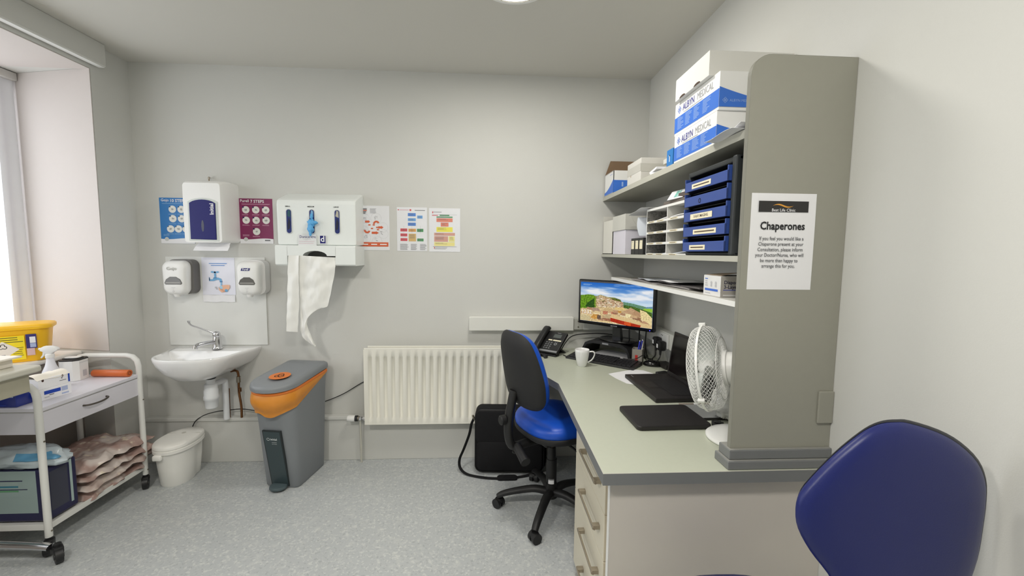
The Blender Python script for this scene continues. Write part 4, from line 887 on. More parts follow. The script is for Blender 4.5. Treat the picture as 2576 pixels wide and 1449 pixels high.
m = MB(); m.prism([(.83, ZM + .232), (1.06, ZM + .232), (1.06, ZM + .168), (.90, ZM + .165), (.868, ZM + .172), (.85, ZM + .195)], 2.4345, 2.432, 'XZ', MG); m.build('flap', lb2)
for i in range(3):
    y1 = 2.362 - .0635 * i; m = MB(); m.box((.815, y1 - .061, ZM), (.95, y1, ZM + .09), BLACK, .002); p = Page(m, (.815, y1, ZM), -Y3, Z3); p.rect(.009, .03, .052, .076, PAPERC); p.up(); p.rect(.02, .066, .035, .069, INKL)
    tag(m.build('card_binder'), '%s of the three small black binders with cream labels' % ('farthest', 'middle', 'nearest')[i], 'binder', 'small black binders on the middle shelf')
CL = M('clear_film', (226, 227, 228), .3, alpha=.85, coat=.3)
m = MB(); m.grid(lambda u, v: (.79 + .22 * v - .01 * u, 2.13 + .19 * u, ZM + .240 - .012 * u - .014 * (1 - v) * u * u + .0025 * math.sin(u * 9 + v * 5)), 12, 8, CL, thick=.001); tag(m.build('plastic_wallet', smooth_angle=70), 'clear plastic wallet lying over the far end of the white sorter', 'plastic wallet')
m = MB(); m.grid(lambda u, v: (.806 - .01 * math.sin(v * 3) + .12 * u, 2.19 + .025 * v + .02 * (1 - u), ZM + .10 + .10 * v), 6, 10, M('sheet_bluish', (214, 220, 230), .4), thick=.001); tag(m.build('leaning_sheet', smooth_angle=70), 'pale sheet leaning on the far side of the white sorter', 'paper')
# sorter
so = thing('literature_sorter', (.94, 1.92, ZM), 'white literature sorter with two columns of labelled slots on the middle shelf', 'sorter')
MAR = two_tone('marbled_grey', (128, 126, 122), .7, [((96, 95, 93), 110, .5, .64, .8), ((156, 154, 149), 80, .54, .68, .7)], 0, 0, 0)
sw = .83; sx1 = 1.08; ya, yb2, yc = 2.175, 1.925, 1.695; hs = .232
MB().box((sx1 - .004, yc, ZM), (sx1, ya, ZM + hs), M('sorter_board', (214, 213, 208), .6)).build('back_board', so)
for y, nm in ((ya, 'side_board'), (yb2, 'divider'), (yc + .005, 'side_board')):
    m = MB().box((sw + .001, y - .005, ZM), (sx1 - .004, y, ZM + hs), M('sorter_board', (214, 213, 208), .6) if nm == 'divider' else MAR); m.box((sw, y - .0055, ZM), (sw + .001, y + .0005, ZM + hs), WHITE); m.build(nm, so)
for j in range(5):
    z = ZM + .004 + j * .0545
    if j == 4: z = ZM + hs - .001
    m = MB().box((sw + .001, yc, z - .004), (sx1 - .004, ya - .005, z), M('sorter_board', (214, 213, 208), .6)); m.box((sw - .0005, yc, z - .0085 if j else z - .004), (sw + .001, ya - .005, z + .0025), WHITE)
    p = Page(m, (sw - .0005, ya - .005, z - .008), -Y3, Z3)
    if 0 < j < 4 or j == 0:
        for q in (.02, .13, .28): p.rect(q, .0015, q + .08, .0095, PAPERC); p.up(); p.rect(q + .008, .0045, q + .07, .0068, M('label_ink', (96, 80, 66), .7)); p.up(-.0004)
    m.build('shelf_board', so)
for i, (y0, y1, j) in enumerate(((1.68, 1.90, 3), (1.68, 1.89, 0), (1.93, 2.15, 3), (1.93, 2.16, 0))):
    m = MB(); zz = ZM + .006 + j * .0545; m.grid(lambda u, v: (.835 + .2 * u, y0 + (y1 - y0) * v, zz + .004 + .006 * math.sin(v * 3 + i) * (1 - u)), 6, 8, (PAPER, M('sheet_bluish', (214, 220, 230), .4))[i % 2], thick=.003)
    tag(m.build('paper_bundle', smooth_angle=70), 'sheets of paper in the %s slot of the %s sorter column' % (('top', 'bottom')[j == 0], ('near', 'far')[i > 1]), 'paper', 'papers in the sorter')
for i, (y0, y1, z, h, mt, lb_) in enumerate(((1.67, 2.02, hs + .002, .02, M('folder_taupe', (110, 102, 96), .6), 'taupe folder lying on top of the white sorter'), (1.68, 1.86, hs + .023, .022, M('folder_brown', (92, 82, 78), .6), 'dark brown folder on the taupe one above the sorter'))):
    tag(MB().box((.85, y0, ZM + z), (1.07, y1, ZM + z + h), mt, .003).build('folder'), lb_, 'folder')
m = MB(); T = FR((.84, 1.90, ZM + hs + .0225), .1); m.T = T; m.loft([[(0, -.085, 0), (.005, -.085, 0), (.03, -.085, .04), (.025, -.085, .04)], [(0, .045, 0), (.005, .045, 0), (.03, .045, .04), (.025, .045, .04)]], PAPER, smooth=False)
p = Page(m, (0, .045, 0), -Y3, V((.025, 0, .04)).normalized()); p.rect(.05, .008, .075, .044, M('booklet_teal', (130, 190, 180), .6)); p.rect(.08, .008, .09, .044, M('booklet_teal', (130, 190, 180), .6)); tag(m.build('booklet'), 'small white booklet with teal bands propped above the sorter', 'booklet')
# drawer organiser
og = thing('drawer_organiser', (.95, 1.52, ZM), 'black desktop organiser with five blue drawers on the middle shelf', 'organiser')
OB = M('organiser_black', (46, 50, 52), .5, var=.04); ON = M('drawer_blue', (52, 78, 150), .4, var=.03); OI = M('drawer_inside', (12, 16, 44), .5)  # drawer insides coloured near black for the shade in the open slots
oy0, oy1, oz1 = 1.345, 1.690, ZM + .330
m = MB(); m.box((.803, oy0, ZM), (1.10, oy0 + .024, oz1), OB, .006).box((.812, oy1 - .012, ZM), (1.10, oy1, oz1), OB, .004).box((.812, oy0, oz1 - .02), (1.10, oy1, oz1), OB, .006).box((.812, oy0, ZM), (1.10, oy1, ZM + .012), OB, .004).box((1.09, oy0, ZM), (1.10, oy1, oz1), OB)
for j in range(1, 5): m.box((.83, oy0 + .02, ZM + .012 + j * .0585 - .003), (1.09, oy1 - .01, ZM + .012 + j * .0585), OB)
m.build('frame', og)
dy0, dy1 = oy0 + .024, oy1 - .014
for j in range(5):
    z0 = ZM + .014 + j * .0588; hf = .037; m = MB()
    m.box((.792, dy0, z0), (.797, dy1, z0 + hf), ON, .002); m.box((.792, dy0, z0), (.815, dy0 + .006, z0 + .052), ON, .002); m.box((.792, dy1 - .006, z0), (.815, dy1, z0 + .052), ON, .002); m.box((.815, dy0, z0), (1.05, dy0 + .006, z0 + .052), OI); m.box((.815, dy1 - .006, z0), (1.05, dy1, z0 + .052), OI)
    m.box((.797, dy0 + .005, z0), (1.05, dy1 - .005, z0 + .004), OI); m.box((1.045, dy0, z0), (1.05, dy1, z0 + .052), OI)
    p = Page(m, (.792, dy1, z0), -Y3, Z3)
    if j != 3:
        a = (.06, .085, .06, 0, .06)[j]; wl = (.12, .165, .16, 0, .14)[j]
        p.rect(a, .007, a + wl, .025, PAPERC); p.up(); p.rect(a + .012, .014, a + wl - .012, .0185, M('label_ink', (96, 80, 66), .7)); p.up(-.0004)
        if j == 2: p.up(.0008); p.rect(a, .006, a + wl, .027, PAPERC); p.up(); p.text('X-RAY IMAGING', .0145, a + wl / 2, .0165, M('label_ink', (96, 80, 66), .7), bold=.01)
    else: p.ring(.125, .015, .006, .009, OI)
    m.build('drawer', og)
tag(MB().box((.83, 1.285, ZM), (.90, 1.33, ZM + .07), PAPER, .001).build('small_carton'), 'small white carton squeezed between the organiser and the side panel', 'carton')

# ------------------------------------------------ low shelf
ZL = 1.3125
DK1, DK2 = M('leaflet_dark', (88, 84, 86), .5, var=.15, scale=20), M('leaflet_grey', (140, 136, 136), .5, var=.1, scale=20)
for i, (x, y0, y1, rz, mt, lb_) in enumerate(((.90, 1.70, 2.35, .03, DK2, 'grey leaflets spread at the bottom of the low shelf pile'), (.92, 1.60, 2.12, -.05, DK1, 'dark leaflets on the low shelf pile, near the mask box'), (.89, 1.80, 2.02, .12, PAPER, 'white sheet on top of the low shelf pile'), (.90, 2.06, 2.30, -.1, M('sheet_bluish', (214, 220, 230), .4), 'pale bluish sheet on the low shelf pile, far side'))):
    zz = (ZL, ZL + .0085, ZL + .0175, ZL + .009)[i]; T = FR((x + .03, (y0 + y1) / 2, zz), rz); h = (y1 - y0) / 2
    m = MB(T); m.grid(lambda u, v: (-.10 + .19 * u, -h + 2 * h * v, .0072 + .002 * math.sin(v * 9 + i)), 5, 12, mt, thick=.006 if i < 2 else .001); tag(m.build('leaflet', smooth_angle=70), lb_, 'leaflet', 'papers on the low shelf')
mk = thing('mask_box', (.92, 1.475, ZL), 'grey and white box of disposable masks on the low shelf', 'box')
MKW, MKG = M('mask_box_white', (226, 226, 226), .5), M('mask_box_grey', (178, 174, 168), .5)
m = MB(); m.box((.815, 1.42, ZL), (1.01, 1.535, ZL + .074), MKW, .001)
p = Page(m, (.815, 1.535, ZL), -Y3, Z3); p.rect(.012, .018, .10, .026, BLUE); p.rect(.01, .06, .03, .063, BLUE); p.lines(.012, .055, .02, 3, .008, .004, INKL); p.disc(.055, .048, .006, INKL); p.disc(.085, .048, .006, INKL); p.rect(.05, .034, .06, .042, INKL); p.rect(.08, .034, .09, .042, INKL); p.rect(.012, .008, .05, .011, INKL)
p = Page(m, (.815, 1.42, ZL), X3, Z3); p.rect(.001, .001, .194, .073, MKG); p.up(); p.text('Disposable', .0175, .012, .052, M('mask_ink', (52, 52, 78), .6), 'LEFT', bold=.02); p.text('3-Layer Mask', .0175, .012, .036, M('mask_ink', (52, 52, 78), .6), 'LEFT', bold=.02); p.rect(.01, .024, .17, .027, M('mask_blue', (88, 100, 180), .6)); p.rect(.01, .005, .1, .009, MKW)
m.build('box', mk)
MB().grid(lambda u, v: (.818 + .19 * u, 1.425 + .10 * v, ZL + .076 + .012 * math.sin(PI * u) * (1 - .5 * v)), 10, 6, M('mask_lid', (158, 142, 124), .7), thick=.001).build('flap', mk)
tag(MB().box((.86, 1.28, ZL), (.94, 1.40, ZL + .035), BLACK, .008).build('black_pouch'), 'small black pouch beside the mask box by the side panel', 'pouch')
# ================================================================== TRUNKING AND SOCKETS
TRW = M('trunking_white', (226, 226, 220), .5, var=.01)
tk = MB().box((-.131, 2.865, .920), (.600, YB - .001, 1.016), TRW, .004)
tag(tk.build('cable_trunking'), 'wide white trunking cover on the back wall above the radiator', 'cable trunking')
tk = thing('cable_trunking', (.85, YB, .925), 'narrower grey trunking on the back wall behind the monitor', 'cable trunking')
MB().box((.602, 2.88, .925), (1.055, YB - .001, 1.005), M('trunking_grey', (188, 188, 180), .55), .003).box((.672, 2.876, .925), (1.05, 2.88, 1.003), TRW, .002).build('body', tk)
for z in (.945, .985): MB().cyl((.635, 2.88, z), (.635, 2.877, z), .005, STEEL).build('screw', tk)
tag(MB().box((1.056, 1.265, .905), (XR - .001, YB - .001, 1.000), TRW, .004).build('cable_trunking'), 'white trunking along the right wall above the desk', 'cable trunking')
so = thing('double_socket', (1.056, 2.44, .91), 'white double socket on the trunking beside the monitor', 'socket')
m = MB(); m.box((1.048, 2.345, .908), (1.0555, 2.505, .994), WHITE, .003); p = Page(m, (1.048, 2.505, .908), -Y3, Z3); p.rect(.062, .066, .070, .072, INK); p.rect(.078, .066, .086, .072, INK); m.build('face_plate', so)
for y, dz, lb_, gy in ((2.450, 0, 'black plug with a white label in the far side of the double socket', 0), (2.385, -.012, 'black square plug with a pale label in the near side of the double socket', 1)):
    t = thing('plug', (1.03, y, .92 + dz), lb_, 'plug', group='plugs in the double socket')
    m = MB(); m.box((1.005, y - .026, .905 + dz), (1.0478, y + .026, .962 + dz), BLACK, .010); m.cyl((1.022, y, .912 + dz), (1.022, y, .878 + dz), .0085, BLACK, .006); m.build('body', t)
    m = MB(); p = Page(m, (1.005, y + .02, .92 + dz), -Y3, Z3, .001); p.rect(.004, .0, .024, .024, PAPER); m.build('label', t)
    e = (1.0, 2.46, .80)
    MB().tube([(1.022, y, .88 + dz), (1.02, y, .85), (1.01, y + .02, .82), (1.02, 2.49 - .02 * gy, .805), (1.01, 2.53 - .03 * gy, .7905)], .0032, BLACK, 6, sub=5).build('flex', t)

# ================================================================== MONITOR
mc = V((.815, 2.62, 0)); MA = -.764; T = FR((mc.x, mc.y, 0), MA)
mo = thing('monitor', (mc.x, mc.y, .9), 'black widescreen monitor showing a hill town on the corner of the desk', 'monitor', MA)
MW, z0, z1 = .535, .990, 1.290
m = MB(T); m.box((-MW / 2, -.012, z0), (MW / 2, .018, z1), BLACKG, .008); m.box((-.17, .018, z0 + .05), (.17, .045, z1 - .05), BLACK, .015)
p = Page(m, (-MW / 2, -.0125, z0), X3, Z3); p.rect(MW / 2 - .022, .005, MW / 2 + .022, .012, M('badge_silver', (150, 150, 155), .3, .5)); p.up(); p.text('SAMSUNG', .0068, MW / 2, .0085, INK, bold=.02)
m.build('housing', mo)
MB(T).cyl((MW / 2 - .03, -.0125, z0 + .010), (MW / 2 - .03, -.0135, z0 + .010), .0028, EM('power_led', (70, 70, 255), 3 * SCREEN)).build('power_light', mo)
# the picture on the screen
POLY = [  # later ones lie over earlier ones: (u, v) outline, colour, speckle
    ([(0, 0), (1, 0), (1, .47), (.85, .52), (.7, .55), (.6, .56), (.58, .62), (.5, .655), (.4, .66), (.3, .70), (.24, .66), (.2, .67), (.12, .69), (.05, .66), (0, .655)], (150, 150, 84), .35),
    ([(.58, .42), (1, .30), (1, .46), (.9, .50), (.75, .55), (.62, .57)], (104, 146, 118), .2), ([(.9, .47), (1, .44), (1, .52), (.93, .50)], (112, 150, 175), .1), ([(.86, .42), (1, .38), (1, .47), (.9, .46)], (150, 196, 66), .1),
    ([(0, .30), (0, .655), (.05, .665), (.12, .69), (.2, .68), (.23, .60), (.22, .45), (.24, .34)], (104, 146, 40), .5), ([(.07, .36), (.10, .46), (.16, .54), (.21, .60), (.21, .44), (.22, .34)], (52, 84, 36), .4), ([(.6, .44), (.66, .42), (.8, .38), (1, .25), (1, .36), (.9, .42), (.75, .48), (.64, .5)], (76, 106, 44), .45),
    ([(.24, .38), (.24, .63), (.3, .69), (.36, .67), (.46, .63), (.55, .6), (.6, .5), (.62, .42), (.5, .38)], (196, 172, 132), .5), ([(.3, .52), (.34, .56), (.42, .57), (.5, .52), (.44, .48)], (104, 100, 60), .4), ([(.44, .62), (.52, .645), (.58, .61), (.6, .55), (.55, .56)], (96, 106, 48), .4),
    ([(.40, .48), (.40, .56), (.47, .56), (.47, .48)], (240, 226, 196), .1), ([(.27, .42), (.27, .52), (.32, .54), (.335, .46)], (228, 206, 186), .1), ([(.47, .50), (.47, .56), (.58, .55), (.59, .49)], (226, 206, 166), .3), ([(.25, .57), (.25, .66), (.28, .67), (.285, .58)], (176, 160, 140), .2), ([(.42, .40), (.43, .48), (.5, .49), (.53, .40)], (200, 186, 150), .4),
    ([(0, 0), (0, .30), (.2, .36), (.4, .40), (.6, .43), (.75, .40), (.9, .30), (1, .22), (1, 0)], (214, 188, 140), .25),
    ([(.15, .27), (.2, .36), (.27, .36), (.31, .28), (.26, .24)], (176, 146, 124), .15), ([(.34, .30), (.36, .37), (.46, .38), (.53, .30)], (206, 176, 128), .12), ([(.34, .22), (.34, .30), (.53, .30), (.53, .24), (.40, .22)], (196, 128, 100), .3), ([(.5, .36), (.52, .42), (.62, .44), (.66, .37)], (226, 196, 130), .12), ([(.53, .25), (.53, .34), (.60, .34), (.60, .25)], (186, 140, 70), .3),
    ([(.6, .31), (.68, .40), (.72, .45), (.78, .40), (.75, .28)], (194, 158, 122), .12), ([(.61, .22), (.61, .31), (.75, .27), (.75, .17)], (240, 224, 172), .2), ([(.74, .28), (.78, .40), (.86, .34), (.88, .22)], (184, 146, 110), .12), ([(.73, .19), (.74, .27), (.88, .21), (.87, .14)], (150, 110, 82), .3), ([(.86, .2), (.84, .42), (.92, .38), (1, .24), (1, .08)], (232, 212, 156), .2),
    ([(0, .02), (0, .14), (.06, .16), (.14, .13), (.16, .05), (.1, 0)], (206, 190, 148), .12), ([(.16, .1), (.2, .19), (.28, .2), (.3, .12), (.22, .06)], (206, 152, 80), .4), ([(.26, .08), (.26, .18), (.31, .18), (.31, .08)], (110, 90, 76), .3), ([(.34, .14), (.38, .22), (.47, .24), (.46, .14), (.42, .10)], (196, 172, 132), .1),
    ([(.44, .14), (.47, .25), (.6, .21), (.8, .14), (1, .06), (1, 0), (.86, 0)], (222, 194, 142), .08), ([(.44, .06), (.45, .15), (.6, .11), (.86, .05), (.85, -.01), (.7, -.01), (.55, .03)], (176, 52, 32), .18), ([(.64, .02), (.645, .10), (.73, .085), (.73, .0)], (212, 88, 44), .1), ([(.36, .06), (.36, .12), (.45, .12), (.45, .05)], (160, 110, 84), .3)]
rh = random.Random(5)
HOUSES = []
for k in range(90):
    hu = .25 + .36 * rh.random(); hv = .40 + (.60 - .25 * max(0, hu - .36) - .40) * rh.random(); hw_, hh_ = .010 + .014 * rh.random(), .012 + .014 * rh.random()
    HOUSES.append((-hv, [(hu - hw_, hv), (hu + hw_, hv - .004), (hu + hw_, hv + hh_), (hu - hw_, hv + hh_)], rh.choice([(238, 222, 190), (226, 204, 166), (214, 186, 152), (240, 230, 208), (196, 162, 130)]), .08))
    HOUSES.append((-hv - .0001, [(hu - hw_ * 1.1, hv + hh_), (hu + hw_ * 1.1, hv + hh_), (hu + hw_ * .7, hv + hh_ * 1.7), (hu - hw_ * .7, hv + hh_ * 1.7)], rh.choice([(176, 142, 112), (190, 154, 116), (158, 122, 98)]), .12))
    if k % 3 == 0: HOUSES.append((-hv - .0002, [(hu + hw_, hv - .004), (hu + hw_ * 1.5, hv), (hu + hw_ * 1.5, hv + hh_), (hu + hw_, hv + hh_)], (112, 92, 74), .1))
HOUSES.sort(key=lambda q: q[0])
i_ = next(i for i, q in enumerate(POLY) if q[0][0] == (0, 0) and q[0][1] == (0, .30))
POLY = POLY[:i_] + [q[1:] for q in HOUSES] + POLY[i_:]
for k in range(26):
    hu = .03 + .9 * rh.random(); hv = .03 + .28 * rh.random(); hw_ = .02 + .03 * rh.random()
    if hv > .34 - .12 * max(0, hu - .6): continue
    POLY.insert(-9, ([(hu - hw_, hv), (hu + hw_, hv - .012), (hu + hw_ * .9, hv + .05), (hu - hw_ * .8, hv + .06)], rh.choice([(206, 172, 130), (190, 150, 116), (222, 196, 150), (176, 136, 106)]), .1))
    POLY.insert(-9, ([(hu - hw_, hv - .03), (hu + hw_, hv - .042), (hu + hw_, hv - .012), (hu - hw_, hv)], rh.choice([(238, 220, 178), (230, 204, 150), (150, 112, 88)]), .1))
PBOX = [(min(a for a, _ in q[0]), max(a for a, _ in q[0]), min(b for _, b in q[0]), max(b for _, b in q[0])) for q in POLY]
def inside(u, v, pl):
    c = False; j = len(pl) - 1
    for i in range(len(pl)):
        if (pl[i][1] > v) != (pl[j][1] > v) and u < (pl[j][0] - pl[i][0]) * (v - pl[i][1]) / (pl[j][1] - pl[i][1]) + pl[i][0]: c = not c
        j = i
    return c
def picture(u, v):
    top, low = (38, 104, 196), (196, 222, 240); k = max(0, min(1, (v - .55) / .45)); col = [low[i] + (top[i] - low[i]) * k ** .8 for i in range(3)]
    n = noise.fractal(V((u * 3.2, v * 9, 1.5)), 1, 2, 4); c = max(0, min(1, .25 + n * .9 + .75 * math.exp(-((v - (.80 - .12 * u)) / .07) ** 2) * max(0, min(1, (.78 - u) * 5)) + .95 * math.exp(-((u - .9) / .16) ** 2 - ((v - .80) / .09) ** 2) + .5 * math.exp(-((v - .66) / .05) ** 2) - .45 * (v > .9)))
    col = [a + (b_ - a) * c for a, b_ in zip(col, (240, 242, 246))]
    for (pl_, cc, sp), bx_ in zip(POLY, PBOX):
        if bx_[0] <= u <= bx_[1] and bx_[2] <= v <= bx_[3] and inside(u, v, pl_):
            q = 1 + sp * (noise.noise(V((u * 60, v * 40, 7))) * .9 + noise.noise(V((u * 150, v * 90, 3))) * .5); col = [x * q for x in cc]
    return [max(0, min(255, x)) for x in col]
NU, NV = 300, 168; sw_, shh = MW - .034, z1 - z0 - .040
sc = MB(T); scm = bpy.data.materials.new('screen_picture'); scm.use_nodes = True; nt = scm.node_tree; nt.nodes.remove(nt.nodes['Principled BSDF'])
at = nt.nodes.new('ShaderNodeVertexColor'); at.layer_name = 'pic'; em = nt.nodes.new('ShaderNodeEmission'); em.inputs[1].default_value = SCREEN
nt.links.new(at.outputs[0], em.inputs[0]); nt.links.new(em.outputs[0], nt.nodes['Material Output'].inputs[0])
sc.grid(lambda u, v: (-sw_ / 2 + sw_ * u, -.0126, z0 + .022 + shh * v), NU, NV, scm, smooth=False)
scr = sc.build('screen', mo)
ca = scr.data.color_attributes.new('pic', 'FLOAT_COLOR', 'POINT')
buf = []
for vv in scr.data.vertices:
    u = (vv.co.x + sw_ / 2) / sw_; v = (vv.co.z - (z0 - .9) - .022) / shh
    buf += [*lin(picture(u, v)), 1]
ca.data.foreach_set('color', buf)
m = MB(T); SW = EM('screen_white', (255, 255, 255), SCREEN)
m.text('12:52', .034, (-sw_ / 2 + .012, -.0133, z0 + .022 + shh * .235), X3, Z3, SW, 'LEFT')
p = Page(m, (-sw_ / 2, -.0126, z0 + .022), X3, Z3, .0007); SB = EM('screen_pale', (170, 205, 235), SCREEN); p.rect(.02, shh * .945, .085, shh * .952, SB); p.rect(.02, shh * .925, .07, shh * .932, SB)
m.build('screen_text', mo)
bz = .8925
m = MB(T); m.prism([(x, y) for x, y in ell(.13, .09, 40, 0, .06)], bz, bz + .012, 'XY', BLACKG, .004, True)
m.loft([[(-.03, .03, bz + .008), (.03, .03, bz + .008), (.026, .075, bz + .008), (-.026, .075, bz + .008)], [(-.022, .018, z0 + .04), (.022, .018, z0 + .04), (.022, .045, z0 + .04), (-.022, .045, z0 + .04)]], BLACKG, smooth=False)
m.build('stand', mo, smooth_angle=50)
# riser
rs = thing('monitor_riser', (.86, 2.67, ZD), 'black curved monitor riser standing on the corner desk', 'monitor riser', MA)
m = MB(T @ Matrix.Translation((-.045, 0, 0))); W2 = .18
prof = [(-W2, ZD), (-W2 + .012, ZD + .05), (-W2 + .03, ZD + .085), (-W2 + .06, ZD + .100), (-.1, ZD + .106), (0, ZD + .107), (.1, ZD + .106), (W2 - .06, ZD + .100), (W2 - .03, ZD + .085), (W2 - .012, ZD + .05), (W2, ZD)]
inn = [(x * .91 + 0, z - .019 if abs(x) < .15 else z - .012 if abs(x) < W2 - .02 else z) for x, z in prof]
inn = [(x, max(z, ZD)) for x, z in inn]
pts = prof + inn[::-1]
m.loft([[(x, y, z) for x, z in pts] for y in (-.035, .19)], BLACK, (True, True), False)
p = Page(m, (0, -.035, ZD + .092), X3, Z3, .001); p.rect(-.022, -.003, .022, .008, M('badge_silver', (150, 150, 155), .3, .5)); m.build('bench', rs)
tag(MB(T).grid(lambda u, v: (-.15 + .28 * u, -.03 + .18 * v, ZD + .0125 + .0006 * math.sin(u * 9)), 6, 4, PAPER, thick=.011).build('paper_stack'), 'stack of white paper under the black monitor riser', 'paper')

# keyboard
KA = -.71; kc = V((.719, 2.537)); T = FR((kc.x, kc.y, ZD), KA)
kb = thing('keyboard', (kc.x, kc.y, ZD), 'black keyboard in front of the monitor riser', 'keyboard', KA)
m = MB(T); m.loft([[(x, -.072, .003), (x, .072, .003), (x, .072, .024), (x, -.066, .012), (x, -.072, .008)] for x in (-.225, .225)], BLACK, smooth=False); m.box((-.2, -.0725, .004), (.2, -.070, .010), DGREY); m.box((-.225, -.07, 0), (.225, .07, .003), BLACK); m.build('base', kb)
m = MB(T); KM = M('key_black', (38, 38, 42), .5)
for r_ in range(6):
    y = -.055 + r_ * .0215; zz = .0125 + (y + .066) * .087
    n = 21 if r_ else 14
    for c_ in range(n):
        wk = .41 / n; x = -.205 + wk * c_
        if 15 <= c_ <= 15 and n == 21: continue
        m.box((x + .0012, y, zz), (x + wk - .0012, y + .0165, zz + .006), KM)
m.build('keys', kb)
ms = MB(FR((1.002, 2.44, ZD), -1.95)); ms.pad(ell(.033, .056, 24), [(0, .92), (.006, 1), (.016, .97), (.026, .8), (.032, .5), (.0335, .25)], BLACKG, lambda x, y, d: (x, y, d)); ms.box((-.003, .018, .027), (.003, .034, .034), DGREY, .002)
tag(ms.build('mouse', smooth_angle=60), 'black glossy computer mouse on the desk below the socket', 'mouse')
# mug
mg = thing('mug', (.567, 2.445, ZD), 'white china mug on the desk in front of the keyboard', 'mug')
m = MB(); m.lathe([(.025, 0), (.027, .002), (.034, .03), (.040, .06), (.043, .085), (.0435, .101), (.042, .1025), (.040, .101), (.0395, .085), (.036, .055), (.028, .012), (.001, .009)], GLOSSW, (.567, 2.445, ZD), 36); m.build('cup', mg, smooth_angle=60)
MB().tube([(.607, 2.435, ZD + .089), (.628, 2.43, ZD + .092), (.638, 2.427, ZD + .082), (.635, 2.428, ZD + .062), (.622, 2.431, ZD + .040), (.600, 2.437, ZD + .024)], .005, GLOSSW, 10, sub=5, flat=(1.2, .8)).build('handle', mg)
MB().lathe([(.001, 0), (.0325, 0)], M('tea', (120, 84, 58), .1), (.567, 2.445, ZD + .03), 24, caps=(False, False)).build('drink', mg)
# phone
PA = -.70; pc = V((.425, 2.765)); T = FR((pc.x, pc.y, ZD), PA)
ph = thing('desk_phone', (pc.x, pc.y, ZD), 'black desk phone with keypad on the left end of the desk', 'phone', PA)
tilt = math.radians(38); R_ = Matrix.Translation((0, -.07, .018)) @ Matrix.Rotation(tilt, 4, 'X')
m = MB(T @ R_); m.box((-.09, 0, -.012), (.09, .185, .010), BLACK, .006)
p = Page(m, (-.09, 0, .010), X3, Y3, .001)
SLV = M('phone_silver', (150, 152, 154), .35, .4); KEY = M('phone_key', (120, 122, 124), .45)
p.rect(.004, .004, .176, .018, SLV); p.rect(.092, .128, .150, .160, M('phone_lcd', (84, 90, 88), .2)); p.rect(.068, .100, .098, .110, PAPERC); p.rect(.104, .100, .166, .110, PAPERC); p.text('Yealink', .010, .122, .172, INKL)
for r_ in range(4):
    for c_ in range(3): p.poly([(x, y) for x, y in rrect(.0125, .0085, .002, 2, .066 + .019 * c_, .034 + .0165 * r_)], KEY)
p.disc(.136, .075, .012, KEY); p.up(); p.disc(.136, .075, .005, BLACK); p.up(-.0004); p.rect(.124, .09, .13, .094, KEY); p.rect(.142, .09, .148, .094, KEY)
m.build('phone_body', ph)
m = MB(T @ R_); m.loft([[(-.067 + a, y, z + b_ * k) for a, b_ in rrect(.046, .034, .014, 4)] for y, z, k in ((.0, .026, .9), (.012, .030, 1.15), (.05, .034, .95), (.095, .037, .85), (.14, .034, .95), (.182, .030, 1.15), (.198, .026, .9))], BLACK); m.build('handset', ph, smooth_angle=60)
m = MB(T); m.loft([[(x, -.02, .05), (x, -.005, .055), (x, .085, .0), (x, .07, .0)] for x in (-.07, .07)], BLACK, smooth=False); m.box((-.085, -.075, 0), (.085, -.03, .012), BLACK, .004); m.build('stand', ph)
m = MB(); m.tube([(.335, 2.66, ZD + .012), (.350, 2.69, ZD + .012), (.365, 2.665, ZD + .010), (.380, 2.645, ZD + .009), (.365, 2.625, ZD + .009)], .010, BLACK, 8, sub=4); tag(m.build('earpiece'), 'small black coiled gadget beside the phone near the blue chair', 'gadget')
tag(MB().tube([(.50, 2.70, ZD + .004), (.515, 2.66, ZD + .004), (.535, 2.635, ZD + .004), (.56, 2.63, ZD + .004)], .0028, BLACK, 6, sub=5).build('phone_cord'), 'thin black cord from the phone towards the keyboard', 'cable')
# pen cup
PA_ = -.5; T = FR((.872, 2.43, ZD), PA_)
pc_ = thing('pen_cup', (.927, 2.495, ZD), 'grey square pen cup with a red patch beside the keyboard', 'pen cup', PA_)
T = FR((.927, 2.495, ZD), PA_); GC = M('pen_cup_grey', (148, 144, 136), .5)
m = MB(T); hw = .031
for lo, hi in (((-hw, -hw, 0), (hw, -hw + .003, .095)), ((-hw, hw - .003, 0), (hw, hw, .095)), ((-hw, -hw, 0), (-hw + .003, hw, .095)), ((hw - .003, -hw, 0), (hw, hw, .095)), ((-hw, -hw, 0), (hw, hw, .003))): m.box(lo, hi, GC)
p = Page(m, (-hw, -hw, 0), X3, Z3); p.rect(.02, .016, .036, .06, M('red_patch', (190, 40, 34), .5)); m.build('cup', pc_)
for i, (x, y, dx, dy, l, c, lb_) in enumerate(((.012, .005, .03, .01, .145, (40, 52, 176), 'blue pen leaning right in the grey pen cup'), (.004, -.012, .018, .005, .142, (48, 60, 190), 'blue pen leaning less steeply in the grey pen cup'), (.022, .01, .012, .02, .138, (226, 222, 214), 'white pen standing in the grey pen cup'))):
    m = MB(T); m.cyl((x - dx * .6, y - dy, .004), (x + dx * .4, y + dy * .4, l), .0042, M('pen_%d' % i, c, .35), n=10); m.cyl((x + dx * .4, y + dy * .4, l), (x + dx * .43, y + dy * .43, l + .006), .003, WHITE, n=8)
    tag(m.build('pen'), lb_, 'pen', 'pens in the grey cup')
